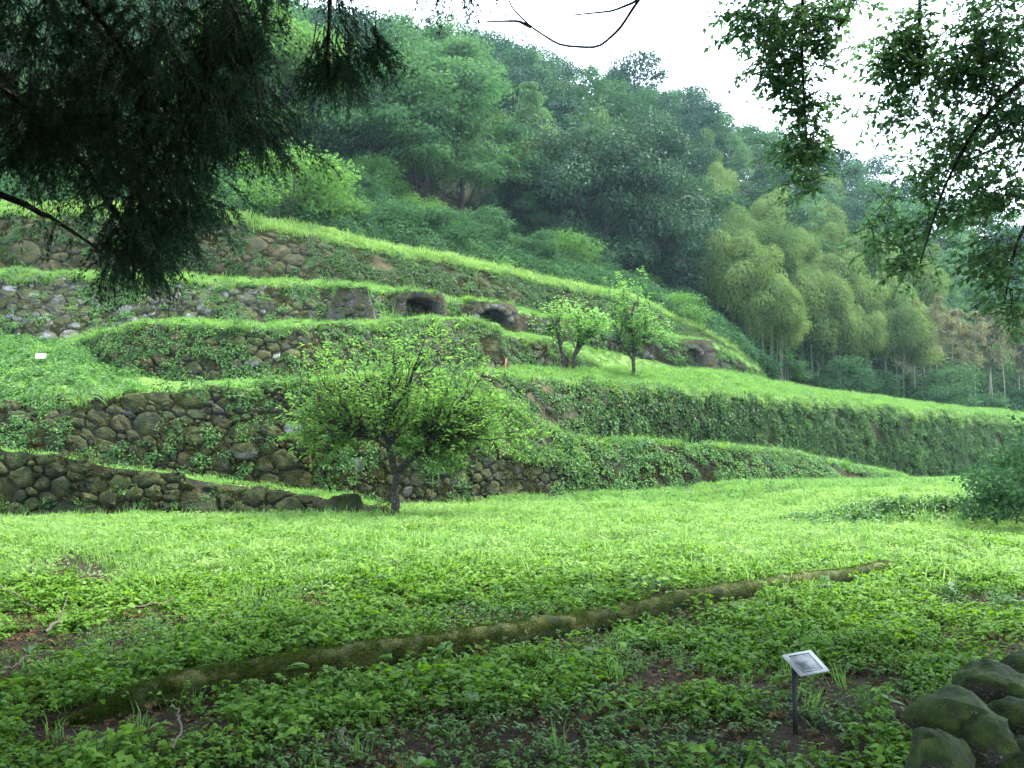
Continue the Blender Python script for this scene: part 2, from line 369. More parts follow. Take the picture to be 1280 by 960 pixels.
class Strip:
    """a ruled sheet between two lines along the hillside"""
    def __init__(s, a, b, x0, x1, nv, bulge=0.0, amp=.08, step=9, nscale=.6):
        s.px = np.linspace(x0, x1, max(3, int((x1 - x0) / step)))
        A = np.array([a(x) for x in s.px]); B = np.array([b(x) for x in s.px])
        v = np.linspace(0, 1, nv)[None, :, None]
        G = A[:, None] * (1 - v) + B[:, None] * v
        n = s.normals(G)
        nz = vnoise(G.reshape(-1, 3), nscale, 3).reshape(G.shape[:2]) - .5
        edge = np.abs(np.sin(np.linspace(0, np.pi, nv)))[None, :]; edge[:, 0] = 0; edge[:, -1] = 0
        bl = np.array([bulge(x) for x in s.px])[:, None] if callable(bulge) else bulge
        s.G = G + n * ((nz * 2 * amp) * np.minimum(1, edge * 1.6) + bl * edge)[..., None]
        s.Nn = s.normals(s.G); s.nu, s.nv = s.G.shape[:2]
    @staticmethod
    def normals(G):
        du = np.gradient(G, axis=0); dv = np.gradient(G, axis=1)
        return unit(np.cross(du, dv))
    def mesh(s, name, mat, skirt=0.0):
        G = s.G
        if skirt:
            G = np.concatenate([G[:, :1] - np.array([0, 0, skirt]), G], 1)
        nu, nv = G.shape[:2]
        i = np.arange(nu * nv).reshape(nu, nv)
        q = np.stack([i[:-1, :-1], i[1:, :-1], i[1:, 1:], i[:-1, 1:]], -1).reshape(-1, 4)
        return mesh_np(name, G.reshape(-1, 3), [q], mat, None, True)
    def at(s, u, v):
        """u, v in 0..1 (arrays): position and normal"""
        fu = np.clip(u, 0, 1) * (s.nu - 1); fv = np.clip(v, 0, 1) * (s.nv - 1)
        i = np.minimum(fu.astype(int), s.nu - 2); j = np.minimum(fv.astype(int), s.nv - 2)
        a = (fu - i)[:, None]; b = (fv - j)[:, None]
        f = lambda G: (G[i, j] * (1 - a) + G[i + 1, j] * a) * (1 - b) + (G[i, j + 1] * (1 - a) + G[i + 1, j + 1] * a) * b
        return f(s.G), unit(f(s.Nn))
    def sample(s, r, density, v0=0., v1=1.):
        """area-uniform random points -> pos, normal, u, v"""
        G = s.G
        ar = np.linalg.norm(np.cross(G[1:, :-1] - G[:-1, :-1], G[:-1, 1:] - G[:-1, :-1]), axis=-1)
        tot = ar.sum() * (v1 - v0); n = int(tot * density)
        if n < 1: return np.zeros((0, 3)), np.zeros((0, 3)), np.zeros(0), np.zeros(0)
        c = r.choice(ar.size, n, p=(ar / ar.sum()).ravel())
        u = (c // ar.shape[1] + r.random(n)) / (s.nu - 1); v = (c % ar.shape[1] + r.random(n)) / (s.nv - 1)
        v = v0 + v * (v1 - v0)
        p, nn = s.at(u, v)
        return p, nn, u, v
    def pxs(s, u): return np.interp(u, np.linspace(0, 1, s.nu), s.px)

LOG = np.array([P(70, 905, 5.2), P(200, 872, 5.75), P(420, 842, 6.45), P(650, 800, 7.5), P(860, 765, 8.9), P(1110, 716, 11.6)])
def zmeadow(x, y):
    x = np.asarray(x, dtype=float); y = np.asarray(y, dtype=float)
    p = np.stack([x, y, np.zeros_like(x)], -1).reshape(-1, 3)
    z = (vnoise(p, .55, 3).reshape(x.shape) - .5) * .16 + (vnoise(p, 2.1, 2).reshape(x.shape) - .5) * .07
    bed = smooth(18.7, 19.15, y + .5 * (vnoise(p, .9, 2).reshape(x.shape) - .5)) * smooth(5.6, 8.6, x) * (1 - .9 * smooth(24, 44, y))
    z = z + .40 * bed
    z = z - .75 * np.clip((y - 40) / 27, 0, 1)
    # the ground steps up a little behind the log
    z = z + .11 * smooth(-.04, .10, y - np.interp(x, LOG[:, 0], LOG[:, 1])) * smooth(-3.6, -1.8, x) * (1 - smooth(4.2, 5.4, x)) * (1 - smooth(9.5, 16, y))
    # the shelf drops at the lower right, behind the mossy boulders
    z = z - 1.1 * smooth(0, .3, x - 1.88 - .42 * (y - 3.4)) * (1 - smooth(5.2, 5.8, y))
    return z

# ground sheet
def spaced(segs):
    out = []
    for a, b, st in segs: out.append(np.arange(a, b, st))
    out.append([segs[-1][1]]); return np.concatenate(out)
gx = spaced([(-320, -60, 20), (-60, -16, 2), (-16, 16, .22), (16, 50, .8), (50, 380, 22)])
gy = spaced([(-70, -4, 6), (-4, 24, .22), (24, 48, .6), (48, 90, 3), (90, 320, 23)])
GX, GY = np.meshgrid(gx, gy, indexing='ij')
GZ = zmeadow(GX, GY)
i = np.arange(GX.size).reshape(GX.shape)
q = np.stack([i[:-1, :-1], i[1:, :-1], i[1:, 1:], i[:-1, 1:]], -1).reshape(-1, 4)
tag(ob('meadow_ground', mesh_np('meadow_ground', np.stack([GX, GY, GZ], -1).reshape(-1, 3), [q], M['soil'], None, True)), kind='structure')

S = {}
S['ramp'] = Strip(W0_top, W1_bot, -120, 490, 5, .0, .03)
S['T2'] = Strip(E2, B2, -120, 1400, 9, lambda x: .22 if (x < 110 or x > 640) else -.12, .09)
S['T3'] = Strip(B3, W4_bot, -120, 965, 6, .05, .10)
S['T4'] = Strip(W4_top, W5_bot, -120, 965, 5, .10, .08)
S['T5'] = Strip(W5_top, F_edge, -120, 965, 12, .8, .5, nscale=.25)
S['mid'] = Strip(W1_top, W2_bot, 530, 1130, 5, .05, .1)
S['hill'] = Strip(F_edge, R_edge, -300, 1600, 26, 3.0, 2.5, 14, .06)
tag(ob('ramp_path', S['ramp'].mesh('ramp_path', M['turf'])), kind='structure')
tag(ob('lower_terrace', S['T2'].mesh('lower_terrace', M['turf'])), kind='structure')
tag(ob('middle_terrace', S['T3'].mesh('middle_terrace', M['turf'])), kind='structure')
tag(ob('upper_terrace', S['T4'].mesh('upper_terrace', M['turf'])), kind='structure')
tag(ob('top_terrace', S['T5'].mesh('top_terrace', M['bank'])), kind='structure')
tag(ob('grass_shelf', S['mid'].mesh('grass_shelf', M['turf'])), kind='structure')
hg = S['hill']
tag(ob('forest_hill', hg.mesh('forest_hill', M['forest_floor'])), kind='structure')

# ------------------------------------------------------------------ walls with every stone a piece
def clip_poly(poly, p, n):
    """keep the side where (x-p).n <= 0"""
    out = []
    for k in range(len(poly)):
        a, b = poly[k], poly[(k + 1) % len(poly)]
        da, db = (a - p) @ n, (b - p) @ n
        if da <= 0: out.append(a)
        if da * db < 0: out.append(a + (b - a) * (da / (da - db)))
    return out

def stone_cells(r, Lw, Hh, size, aspect=1.3, h_at=None):
    """irregular packed cells over a band Lw long, Hh high"""
    asp = 1.25; A = Lw / asp; pts, rad = [], []
    n_try = int(A * Hh / size ** 2 * 26)
    R_ = np.sort(np.exp(r.normal(0, .42, n_try)) * size * .47)[::-1]; R_ = R_[np.argsort(np.arange(n_try) + r.normal(0, n_try * .22, n_try))]
    xs_, ys_ = r.uniform(0, A, n_try), r.uniform(0, Hh, n_try)
    P_ = np.zeros((0, 2)); Q_ = np.zeros(0)
    for x_, y_, q_ in zip(xs_, ys_, R_):
        if len(P_) and np.any((P_[:, 0] - x_) ** 2 + (P_[:, 1] - y_) ** 2 < (Q_ + q_) ** 2 * .62): continue
        P_ = np.vstack([P_, [x_, y_]]); Q_ = np.append(Q_, q_)
    cells = []
    for k, c in enumerate(P_):
        d = P_ - c; d2 = (d ** 2).sum(1); near = np.argsort(d2)[1:16]; e = Q_[k] * 2.0
        poly = [c + np.array(v) * e for v in ((-1, -1), (1, -1), (1, 1), (-1, 1))]
        for m in near:
            t = .5 * (1 + (Q_[k] ** 2 - Q_[m] ** 2) / d2[m]); poly = clip_poly(poly, c + d[m] * np.clip(t, .1, .9), d[m])
            if len(poly) < 3: break
        if len(poly) >= 3: poly = clip_poly(poly, np.array([0, 0.]), np.array([0, -1.]))
        if len(poly) >= 3: poly = clip_poly(poly, np.array([0, Hh]), np.array([0, 1.]))
        if len(poly) >= 3: poly = np.array(poly); poly[:, 0] *= asp; cells.append(poly)
    return cells

def stone_mesh(r, poly, to3d, proud, gap, mat):
    c = poly.mean(0)
    # round the corners
    q = []
    for k in range(len(poly)):
        a, b = poly[k], poly[(k + 1) % len(poly)]
        q += [a * .9 + b * .1, a * .2 + b * .8]
    q = np.array(q); n = len(q)
    rad = np.linalg.norm(q - c, axis=1).mean()
    if rad < .05: return None
    sh = max(.5, 1 - gap / rad)
    q = c + (q - c) * (sh * r.uniform(.90, 1.05, n))[:, None]
    off = r.normal(0, .16, 2) * rad
    rings = [(1.0, -.10), (.98, proud * .35), (.86, proud * .9), (.5, proud * 1.05)]
    V = []
    tilt = r.normal(0, .13, 2)
    for s_, h in rings:
        pp = c + off * (1 - s_) + (q - c) * s_
        hh = h + r.normal(0, proud * .2, n) * (1 if h > 0 else 0) + ((pp - c) @ tilt) * (1 if h > 0 else 0)
        V.append(to3d(pp, hh))
    V = np.concatenate(V + [to3d((c + off)[None], np.array([proud * 1.12]))])
    F = []
    for a in range(3):
        for k in range(n):
            F.append([a * n + k, a * n + (k + 1) % n, (a + 1) * n + (k + 1) % n, (a + 1) * n + k])
    T = [[3 * n + k, 3 * n + (k + 1) % n, 4 * n] for k in range(n)]
    return mesh_np('stone', V, [np.array(F), np.array(T)], mat, None, False)

def build_wall(name, label, strip, mat, size, px0=None, px1=None, keep=None, proud=.085, seed=1, group='dry stone retaining walls on the hillside', backing='fill', special=(), cap=300):
    """retaining wall: earth core (top-level mesh) + stones as children"""
    r = np.random.default_rng(seed)
    w = ob(name, strip.mesh(name, M[backing], skirt=.35)); tag(w, label, 'wall', group)
    G = strip.G
    midl = G[:, strip.nv // 2]; seg = np.linalg.norm(np.diff(midl, axis=0), axis=1); cum = np.concatenate([[0], np.cumsum(seg)])
    hts = np.linalg.norm(G[:, -1] - G[:, 0], axis=1); Hm = hts.max(); Lw = cum[-1]
    uu = np.linspace(0, 1, strip.nu)
    cells = stone_cells(r, Lw, Hm, size)
    out = []
    for poly in cells:
        c = poly.mean(0)
        u = np.interp(c[0], cum, uu); px = strip.pxs(u); h = np.interp(c[0], cum, hts)
        if c[1] > h - .01 or c[1] < 0 or h < .5: continue
        if px0 is not None and px < px0: continue
        if px1 is not None and px > px1: continue
        poly = poly.copy(); poly[:, 1] = np.minimum(poly[:, 1], h + .03)
        v = c[1] / h
        if keep is not None and not keep(px, v, r): continue
        def to3d(pp, hh, _h=h):
            hloc = np.interp(pp[:, 0], cum, hts)
            p, n = strip.at(np.interp(pp[:, 0], cum, uu), pp[:, 1] / np.maximum(hloc, .05))
            over = np.maximum(pp[:, 1] - hloc, 0)
            return p + n * hh[:, None] + np.array([0, 0, 1.]) * over[:, None]
        out.append((poly, to3d, px, v))
    def shown(c):
        q_ = c[1](c[0], np.zeros(len(c[0]))); x_, y_, f_ = proj(q_)
        return (x_.max() - x_.min()) * (y_.max() - y_.min()) * (1 if (x_.max() > 0 and x_.min() < 1280) else .01)
    out.sort(key=lambda c: -shown(c))
    rest = MB()
    pick = {}
    for (sx, sv, rr, nm) in special:
        pick[min(range(len(out)), key=lambda k: abs(out[k][2] - sx) / 20 + abs(out[k][3] - sv) * 4)] = nm
    for k_, (poly, to3d, px, v) in enumerate(out):
        mt = pick.get(k_, mat)
        if callable(mt): mt = mt(px, v, r)
        me = stone_mesh(r, poly, to3d, proud * r.uniform(.6, 1.7), .012, M[mt])
        if not me: continue
        if k_ < cap: ob('stone', me, w)
        else:
            V_ = np.zeros(len(me.vertices) * 3); me.vertices.foreach_get('co', V_); V_ = V_.reshape(-1, 3)
            rest.add(V_, [p_.vertices[:] for p_ in me.polygons if len(p_.vertices) == 4], [p_.vertices[:] for p_ in me.polygons if len(p_.vertices) == 3]); bpy.data.meshes.remove(me)
    if rest.n:
        me = rest.mesh('small_stones', M[mat(0, .5, r) if callable(mat) else mat], True); ob('small_stones', me, w)['kind'] = 'stuff'
    return w

S['W0'] = Strip(W0_bot, W0_top, -120, 490, 7, .05, .06)
S['W1'] = Strip(W1_bot, W1_top, -120, 1130, 11, .12, .14)
S['W2'] = Strip(W2_bot, W2_top, 530, 1400, 10, .12, .16)
S['W3'] = Strip(W3_bot, W3_top, 105, 760, 9, .10, .12)
S['W4'] = Strip(W4_bot, W4_top, -120, 965, 9, .06, .10)
S['W5'] = Strip(W5_bot, W5_top, -120, 965, 11, .15, .18)
build_wall('ramp_wall', 'low mossy boulder wall sloping down to the foot of the small tree', S['W0'], lambda px, v, r: 'stone_mossy' if r.random() < .8 else 'stone_dark', .33, proud=.11, seed=11)
build_wall('lower_retaining_wall', 'dark stone wall behind the small tree, above the low mossy ramp wall', S['W1'], lambda px, v, r: ['stone_dark', 'stone_mossy', 'stone_mid', 'stone_brown'][r.choice(4, p=[.5, .25, .17, .08])], .28, seed=12, px1=800,
           keep=lambda px, v, r: (px < 585) or v < .58 - max(0, px - 700) / 400, proud=.09,
           special=[(360, .52, 17, 'stone_pale'), (435, .25, 9, 'stone_grey')])
build_wall('terrace_bank_wall', 'long weed-covered wall with grass on top, right of the small tree', S['W2'], 'stone_brown', .5, seed=13, px1=900,
           keep=lambda px, v, r: v > .25 and r.random() < (.9 if px < 780 else .35), proud=.10, backing='bank')
build_wall('middle_retaining_wall', 'rounded mossy stone wall in the middle tier, behind and above the small tree', S['W3'],
           lambda px, v, r: 'stone_brown' if (px < 230 and r.random() < .6) else ('stone_dark' if r.random() < .5 else 'stone_mid'), .34, seed=14, px1=700, special=[(341, .5, 10, 'stone_pale')])
build_wall('upper_retaining_wall', 'tier wall with pale grey stones at its left end and arched openings further right', S['W4'],
           lambda px, v, r: ('stone_grey' if r.random() < .6 else 'stone_mid') if px < 330 else 'stone_mid', .36, seed=15,
           keep=lambda px, v, r: px < 470 or r.random() < .7, special=[(265, .45, 10, 'stone_pale')])
build_wall('top_retaining_wall', 'highest wall, brown with moss, below the bright bush and the forest', S['W5'], 'stone_brown', .46, seed=16,
           keep=lambda px, v, r: px > -40 and r.random() < (.85 if px < 420 else .12), backing='bank')

# ------------------------------------------------------------------ arched furnace openings set against the upper wall
BLOCKTOP = []
def furnace(px, py, Y, w_m, h_m, ow, oh, label, ang, arch=True, depth=3.2, seed=0):
    r = np.random.default_rng(seed)
    base = P(px, py, Y)
    root = empty('furnace_block', base); root.rotation_euler = (0, 0, ang)
    tag(root, label, 'ruin', 'arched openings in the upper tier')
    # outline of the hole
    hw = ow / 2
    if arch:
        a = np.linspace(math.pi, 0, 9)
        hole = [(-hw, 0.0)] + [(hw * math.cos(t), oh - hw * .75 + hw * .75 * math.sin(t)) for t in a] + [(hw, 0.0)]
    else:
        hole = [(-hw, 0.0), (-hw, oh * .85), (-hw * .4, oh), (hw * .5, oh * .97), (hw, oh * .8), (hw, 0.0)]
    hole = np.array(hole); n = len(hole)
    tw = w_m / 2
    # outer outline sampled to the same count
    t = np.linspace(0, 1, n)
    def outer(s):
        s = s * (2 * h_m + w_m)
        if s < h_m: return (-tw * (1.08 - .08 * s / h_m), s)
        if s < h_m + w_m: return (-tw + (s - h_m), h_m)
        return (tw * (1 + .08 * (s - h_m - w_m) / h_m), h_m - (s - h_m - w_m))
    cen = np.array([0, oh * .3])
    O = np.array([outer(x) for x in t])
    V, Q = [], []
    for k in range(n): V.append((hole[k][0], 0, hole[k][1]))
    for k in range(n): V.append((O[k][0], .05 * O[k][1] / h_m + r.normal(0, .012), O[k][1]))
    for k in range(n): V.append((O[k][0], depth, O[k][1]))
    for k in range(n): V.append((hole[k][0] * .95, depth - .25, hole[k][1] * .93))
    for k in range(n - 1):
        Q.append((k, k + 1, n + k + 1, n + k)); Q.append((n + k, n + k + 1, 2 * n + k + 1, 2 * n + k)); Q.append((k + 1, k, 3 * n + k, 3 * n + k + 1))
    V.append((0, depth - .25, 0)); T = [(3 * n + k + 1, 3 * n + k, 4 * n) for k in range(n - 1)]
    ob('masonry', mesh_np('masonry', np.array(V), [np.array(Q), np.array(T)], M['masonry'], None, False), root)
    if arch:      # ring of wedge stones
        a = np.linspace(math.pi, 0, 8)
        for k in range(7):
            a0, a1 = a[k] - .03, a[k + 1] + .03
            r0, r1 = hw * 1.0, hw * 1.0 + .26
            zc = oh - hw * .75
            pts = [(rr * math.cos(t_), zc + rr * (.75 if rr < r1 else .8) * math.sin(t_)) for rr, t_ in ((r0, a0), (r0, a1), (r1, a1), (r1, a0))]
            f = -.06 - r.uniform(0, .03)
            VV = [(x, f, z) for x, z in pts] + [(x, .1, z) for x, z in pts]
            QQ = [(0, 1, 2, 3), (0, 4, 5, 1), (1, 5, 6, 2), (2, 6, 7, 3), (3, 7, 4, 0)]
            ob('arch_stone', mesh_np('arch_stone', np.array(VV), [np.array(QQ)], M['arch'], None, False), root)
    cs, sn = math.cos(ang), math.sin(ang)
    for k in range(46):
        x_, y_ = r.uniform(-tw, tw), r.uniform(-.02, 1.3); BLOCKTOP.append((base[0] + cs * x_ - sn * y_, base[1] + sn * x_ + cs * y_, base[2] + h_m - .03))
    # rubble facing stones left and right of the hole
    for k in range(14):
        sx = r.choice([-1, 1]); x = sx * r.uniform(hw + .28, tw - .12) if tw > hw + .45 else sx * (hw + .2)
        z = r.uniform(.15, h_m - .15); sz = r.uniform(.13, .22)
        poly = np.array([(x + sz * 1.2 * math.cos(q_) * r.uniform(.8, 1.1), z + sz * .8 * math.sin(q_) * r.uniform(.8, 1.1)) for q_ in np.linspace(0, 2 * math.pi, 6, endpoint=False)])
        me = stone_mesh(r, poly, lambda pp, hh: np.stack([pp[:, 0], .05 * pp[:, 1] / h_m - hh * .7, pp[:, 1]], -1), .06, .0, M['masonry'])
        if me: ob('stone', me, root)
    return root

WALLANG = math.atan2(1, .99) * 0.72
furnace(527, 400, 38.2, 2.3, 1.25, 1.45, 1.0, 'square-topped dark furnace hole, leftmost of the openings in the upper tier', .5, False, seed=1)
furnace(617, 414, 40.7, 2.6, 1.35, 1.6, 1.05, 'stone arch over a dark furnace hole, above the small tree', .5, True, seed=2)
furnace(690, 427, 43.6, 2.2, 1.15, 1.2, .85, 'half-hidden arched furnace hole just right of the clear stone arch', .5, True, seed=3)
furnace(866, 464, 52.2, 3.2, 1.9, 1.05, 1.35, 'arched furnace block standing alone at the right end of the upper tier', .42, True, 3.0, seed=4)
def buttress(px, py, Y, w, h, d, ang, label, seed):
    r = np.random.default_rng(seed)
    base = P(px, py, Y); xs = np.linspace(-w / 2, w / 2, 7); zs = np.linspace(-.3, h, 6)
    V, Q = [], []
    for face in range(3):            # front, then the two sides
        for a in np.linspace(0, 1, 7):
            for z in zs:
                t = 1 - .5 * max(0, z / h) ** 1.6
                if face == 0: p = ((a - .5) * w * t, .18 * z, z)
                elif face == 1: p = (-w / 2 * t, .18 * z + a * d, z)
                else: p = (w / 2 * t, .18 * z + a * d, z)
                nz = vnoise(np.array([[p[0] + px, p[1], p[2]]]), 1.6, 3)[0] - .5
                V.append((p[0] + nz * .35, p[1] - nz * .3, p[2] + nz * .16))
        o = face * 42
        for a in range(6):
            for z in range(5):
                k = o + a * 6 + z; Q.append((k, k + 6, k + 7, k + 1))
    b = ob('wall_buttress', mesh_np('wall_buttress', np.array(V), [np.array(Q)], M['masonry'], None, True), None, base)
    b.rotation_euler = (0, 0, ang); tag(b, label, 'ruin')
    for k in range(60):
        x_, y_ = r.uniform(-w * .3, w * .3), r.uniform(.25, 1.6); BLOCKTOP.append((base[0] + math.cos(ang) * x_ - math.sin(ang) * y_, base[1] + math.sin(ang) * x_ + math.cos(ang) * y_, base[2] + h * (.98 if k % 3 else r.uniform(.7, .98))))
    for k in range(16):
        z = r.uniform(.1, h * .8); x = r.uniform(-w / 2, w / 2) * .7 * (1 - .5 * z / h); sz = r.uniform(.12, .24)
        poly = np.array([(x + sz * 1.2 * math.cos(q_) * r.uniform(.8, 1.1), z + sz * .8 * math.sin(q_) * r.uniform(.8, 1.1)) for q_ in np.linspace(0, 2 * math.pi, 6, endpoint=False)])
        me = stone_mesh(r, poly, lambda pp, hh: np.stack([pp[:, 0], .18 * pp[:, 1] - hh, pp[:, 1]], -1), .07, .0, M['stone_mid'])
        if me: ob('stone', me, b)
buttress(440, 412, 34.6, 2.1, 1.75, 2.4, .25, 'bare earthy buttress of the upper tier, left of the furnace holes', 5)

# ------------------------------------------------------------------ scattering of uncountable small growth
SRC = {}
def source(kind, me):
    o = bpy.data.objects.new(kind + '_%02d' % len(SRC.setdefault(kind, [])), me); SRC[kind].append(o); return o

def scatter(name, kind, pos, rot, scl, label=None, seed=0, parent=None):
    pos = np.asarray(pos, dtype=np.float32); n = len(pos)
    if n == 0: return None
    r = np.random.default_rng(seed + 991)
    cname = 'src_' + kind
    col = bpy.data.collections.get(cname)
    if col is None:
        col = bpy.data.collections.new(cname)
        for o in SRC[kind]: col.objects.link(o)
    me = bpy.data.meshes.new(name); me.vertices.add(n); me.vertices.foreach_set('co', pos.ravel())
    a = me.attributes.new('rot', 'FLOAT_VECTOR', 'POINT'); a.data.foreach_set('vector', np.asarray(rot, dtype=np.float32).ravel())
    a = me.attributes.new('scl', 'FLOAT', 'POINT'); a.data.foreach_set('value', np.asarray(scl, dtype=np.float32))
    a = me.attributes.new('idx', 'INT', 'POINT'); a.data.foreach_set('value', r.integers(0, len(SRC[kind]), n).astype(np.int32))
    me.update()
    o = bpy.data.objects.new(name, me); link(o, parent)
    g = bpy.data.node_groups.new('scatter_' + name, 'GeometryNodeTree')
    g.interface.new_socket('Geometry', in_out='INPUT', socket_type='NodeSocketGeometry')
    g.interface.new_socket('Geometry', in_out='OUTPUT', socket_type='NodeSocketGeometry')
    gi = g.nodes.new('NodeGroupInput'); go = g.nodes.new('NodeGroupOutput')
    ip = g.nodes.new('GeometryNodeInstanceOnPoints'); ci = g.nodes.new('GeometryNodeCollectionInfo')
    ci.inputs['Collection'].default_value = col; ci.inputs['Separate Children'].default_value = True; ci.inputs['Reset Children'].default_value = True
    ip.inputs['Pick Instance'].default_value = True
    def na(nm, t):
        x = g.nodes.new('GeometryNodeInputNamedAttribute'); x.data_type = t; x.inputs[0].default_value = nm; return x.outputs[0]
    e2r = g.nodes.new('FunctionNodeEulerToRotation')
    L = g.links
    L.new(gi.outputs[0], ip.inputs['Points']); L.new(ci.outputs[0], ip.inputs['Instance'])
    L.new(na('idx', 'INT'), ip.inputs['Instance Index'])
    L.new(na('rot', 'FLOAT_VECTOR'), e2r.inputs[0]); L.new(e2r.outputs[0], ip.inputs['Rotation'])
    L.new(na('scl', 'FLOAT'), ip.inputs['Scale']); L.new(ip.outputs[0], go.inputs[0])
    md = o.modifiers.new('scatter', 'NODES'); md.node_group = g
    tag(o, label, None, None, 'stuff')
    return o

def rot_up(n, r, lean=.0, tilt=.15):
    """random yaw, leaning towards the surface normal"""
    k = len(n)
    up = unit(np.array([0, 0, 1.])[None] * (1 - lean) + n * lean)
    # tilt as euler x,y from the up vector, yaw first
    yaw = r.uniform(0, 2 * np.pi, k)
    ux = np.cos(-yaw) * up[:, 0] - np.sin(-yaw) * up[:, 1]; uy = np.sin(-yaw) * up[:, 0] + np.cos(-yaw) * up[:, 1]
    ry = np.arctan2(ux, np.maximum(up[:, 2], .01)); rx = -np.arctan2(uy, np.sqrt(ux ** 2 + up[:, 2] ** 2))
    return np.stack([rx + r.normal(0, tilt, k), ry + r.normal(0, tilt, k), yaw], -1)

def herb(r, nleaf, hgt, spread, ll, mat, wide=.75, stems=True):
    mb = MB(); pos, d, nr, ln = [], [], [], []
    nst = max(2, nleaf // 5)
    for s_ in range(nst):
        a = r.uniform(0, 2 * np.pi); b0 = np.array([math.cos(a), math.sin(a), 0]) * spread * r.uniform(0, .6)
        tip = b0 + np.array([math.cos(a), math.sin(a), 0]) * spread * r.uniform(.1, .5) + np.array([0, 0, hgt * r.uniform(.55, 1.1)])
        if stems: tube(mb, [b0, (b0 + tip) / 2 + r.normal(0, .01, 3), tip], [.003, .0025, .0015], 3, .3, False)
        for k in range(max(3, nleaf // nst)):
            t = r.uniform(.45, 1.0) if k > 2 else 1.0
            p = b0 * (1 - t) + tip * t
            aa = r.uniform(0, 2 * np.pi); el = r.uniform(-.35, .35)
            pos.append(p); d.append((math.cos(aa) * math.cos(el), math.sin(aa) * math.cos(el), math.sin(el)))
            nr.append(unit(np.array([0, 0, 1.]) + r.normal(0, .3, 3))); ln.append(ll * r.uniform(.6, 1.25))
    ln = np.array(ln)
    # six-sided leaf: base, two shoulder pairs, tip
    pos, d, nr = np.array(pos), unit(np.array(d)), np.array(nr)
    s_ = unit(np.cross(d, nr)); n_ = np.cross(s_, d); L = ln[:, None]; W = L * wide
    V = np.stack([pos, pos + d * L * .3 - s_ * W * .48 + n_ * W * .12, pos + d * L * .65 - s_ * W * .36 + n_ * W * .10 - n_ * L * .04,
                  pos + d * L - n_ * L * .16, pos + d * L * .65 + s_ * W * .36 + n_ * W * .10 - n_ * L * .04, pos + d * L * .3 + s_ * W * .48 + n_ * W * .12,
                  pos + d * L * .5], 1).reshape(-1, 3)
    i = np.arange(len(pos))[:, None] * 7
    T = np.concatenate([i + np.array([[0, 1, 6]]), i + np.array([[1, 2, 6]]), i + np.array([[2, 3, 6]]), i + np.array([[3, 4, 6]]), i + np.array([[4, 5, 6]]), i + np.array([[5, 0, 6]])])
    mb.add(V, None, T, np.repeat(r.uniform(.15, 1, len(pos)), 7))
    return mb.mesh('herb', mat)

def tuft(r, nb, hgt, spread, w, mat, arch=.5):
    mb = MB()
    for k in range(nb):
        a = r.uniform(0, 2 * np.pi); dr = np.array([math.cos(a), math.sin(a), 0]); b = r.normal(0, spread * .4, 3) * np.array([1, 1, 0])
        h = hgt * r.uniform(.5, 1.15); o = h * arch * r.uniform(.2, 1.2)
        pts = [b, b + dr * o * .25 + np.array([0, 0, h * .55]), b + dr * o * .95 + np.array([0, 0, h * (1.0 - .25 * arch)])]
        sd_ = np.array([-dr[1], dr[0], 0]) * w * .5
        V = [pts[0] - sd_, pts[0] + sd_, pts[1] + sd_ * .85, pts[1] - sd_ * .85, pts[2]]
        mb.add(np.array(V), [[0, 1, 2, 3]], [[3, 2, 4]], np.full(5, r.uniform(0.1, 1)))
    return mb.mesh('tuft', mat)

def leafmat(r, nleaf, radius, hgt, ll, mat, wide=.55, down=0.0):
    """low clump of leaves seen from a distance"""
    mb = MB(); a = r.uniform(0, 2 * np.pi, nleaf); q_ = np.sqrt(r.random(nleaf)) * radius
    p = np.stack([np.cos(a) * q_, np.sin(a) * q_, hgt * (1 - (q_ / radius) ** 2) * r.uniform(.15, 1, nleaf)], -1)
    d = np.stack([np.cos(a) + r.normal(0, .8, nleaf), np.sin(a) + r.normal(0, .8, nleaf), r.normal(.1 - down, .4, nleaf)], -1)
    nr = np.array([0, 0, 1.]) + r.normal(0, .45, (nleaf, 3))
    l_ = ll * r.uniform(.6, 1.3, nleaf)
    leaves(mb, p, d, nr, l_, l_ * wide, r.uniform(.0, 1, nleaf), .2, .15)
    return mb.mesh('clump', mat)

r = np.random.default_rng(21)
for k in range(6): source('herb', herb(r, int(r.integers(26, 40)), r.uniform(.06, .11), .13, r.uniform(.020, .033), M['herb']))
for k in range(4): source('herb_d', herb(r, 18, r.uniform(.07, .12), .12, r.uniform(.028, .042), M['herb_dark'], .55))
for k in range(3): source('bigleaf', herb(r, 9, r.uniform(.16, .26), .16, r.uniform(.10, .13), M['herb_dark'], .6))
for k in range(2): source('bigleaf', herb(r, 11, r.uniform(.2, .3), .15, r.uniform(.09, .12), M['herb'], .45))
for k in range(4): source('tuft', tuft(r, 18, r.uniform(.18, .3), .10, .008, M['grass'], .6))
for k in range(5): source('meadow', leafmat(r, 60, .24, .12, .055, M['grass_bright'], .6))
for k in range(3): source('meadow', tuft(r, 34, .16, .30, .012, M['grass_bright'], .5))
for k in range(3): source('sward', tuft(r, 50, .16, .5, .016, M['grass'], .7))
for k in range(3): source('sward', leafmat(r, 60, .34, .12, .07, M['grass'], .5))
for k in range(3): source('fringe', tuft(r, 60, .34, .5, .02, M['grass_edge'], .8))
for k in range(2): source('fringe', leafmat(r, 70, .34, .22, .10, M['grass_edge'], .5))
for k in range(2): source('fringe', leafmat(r, 70, .34, .24, .10, M['grass'], .5))
for k in range(2): source('fringe', leafmat(r, 60, .34, .28, .12, M['wall_herb'], .55))
for k in range(2): source('fringe', tuft(r, 50, .42, .4, .018, M['grass'], .8))
for k in range(3): source('hanging', leafmat(r, 80, .34, .34, .11, M['wall_herb'], .6, .9))
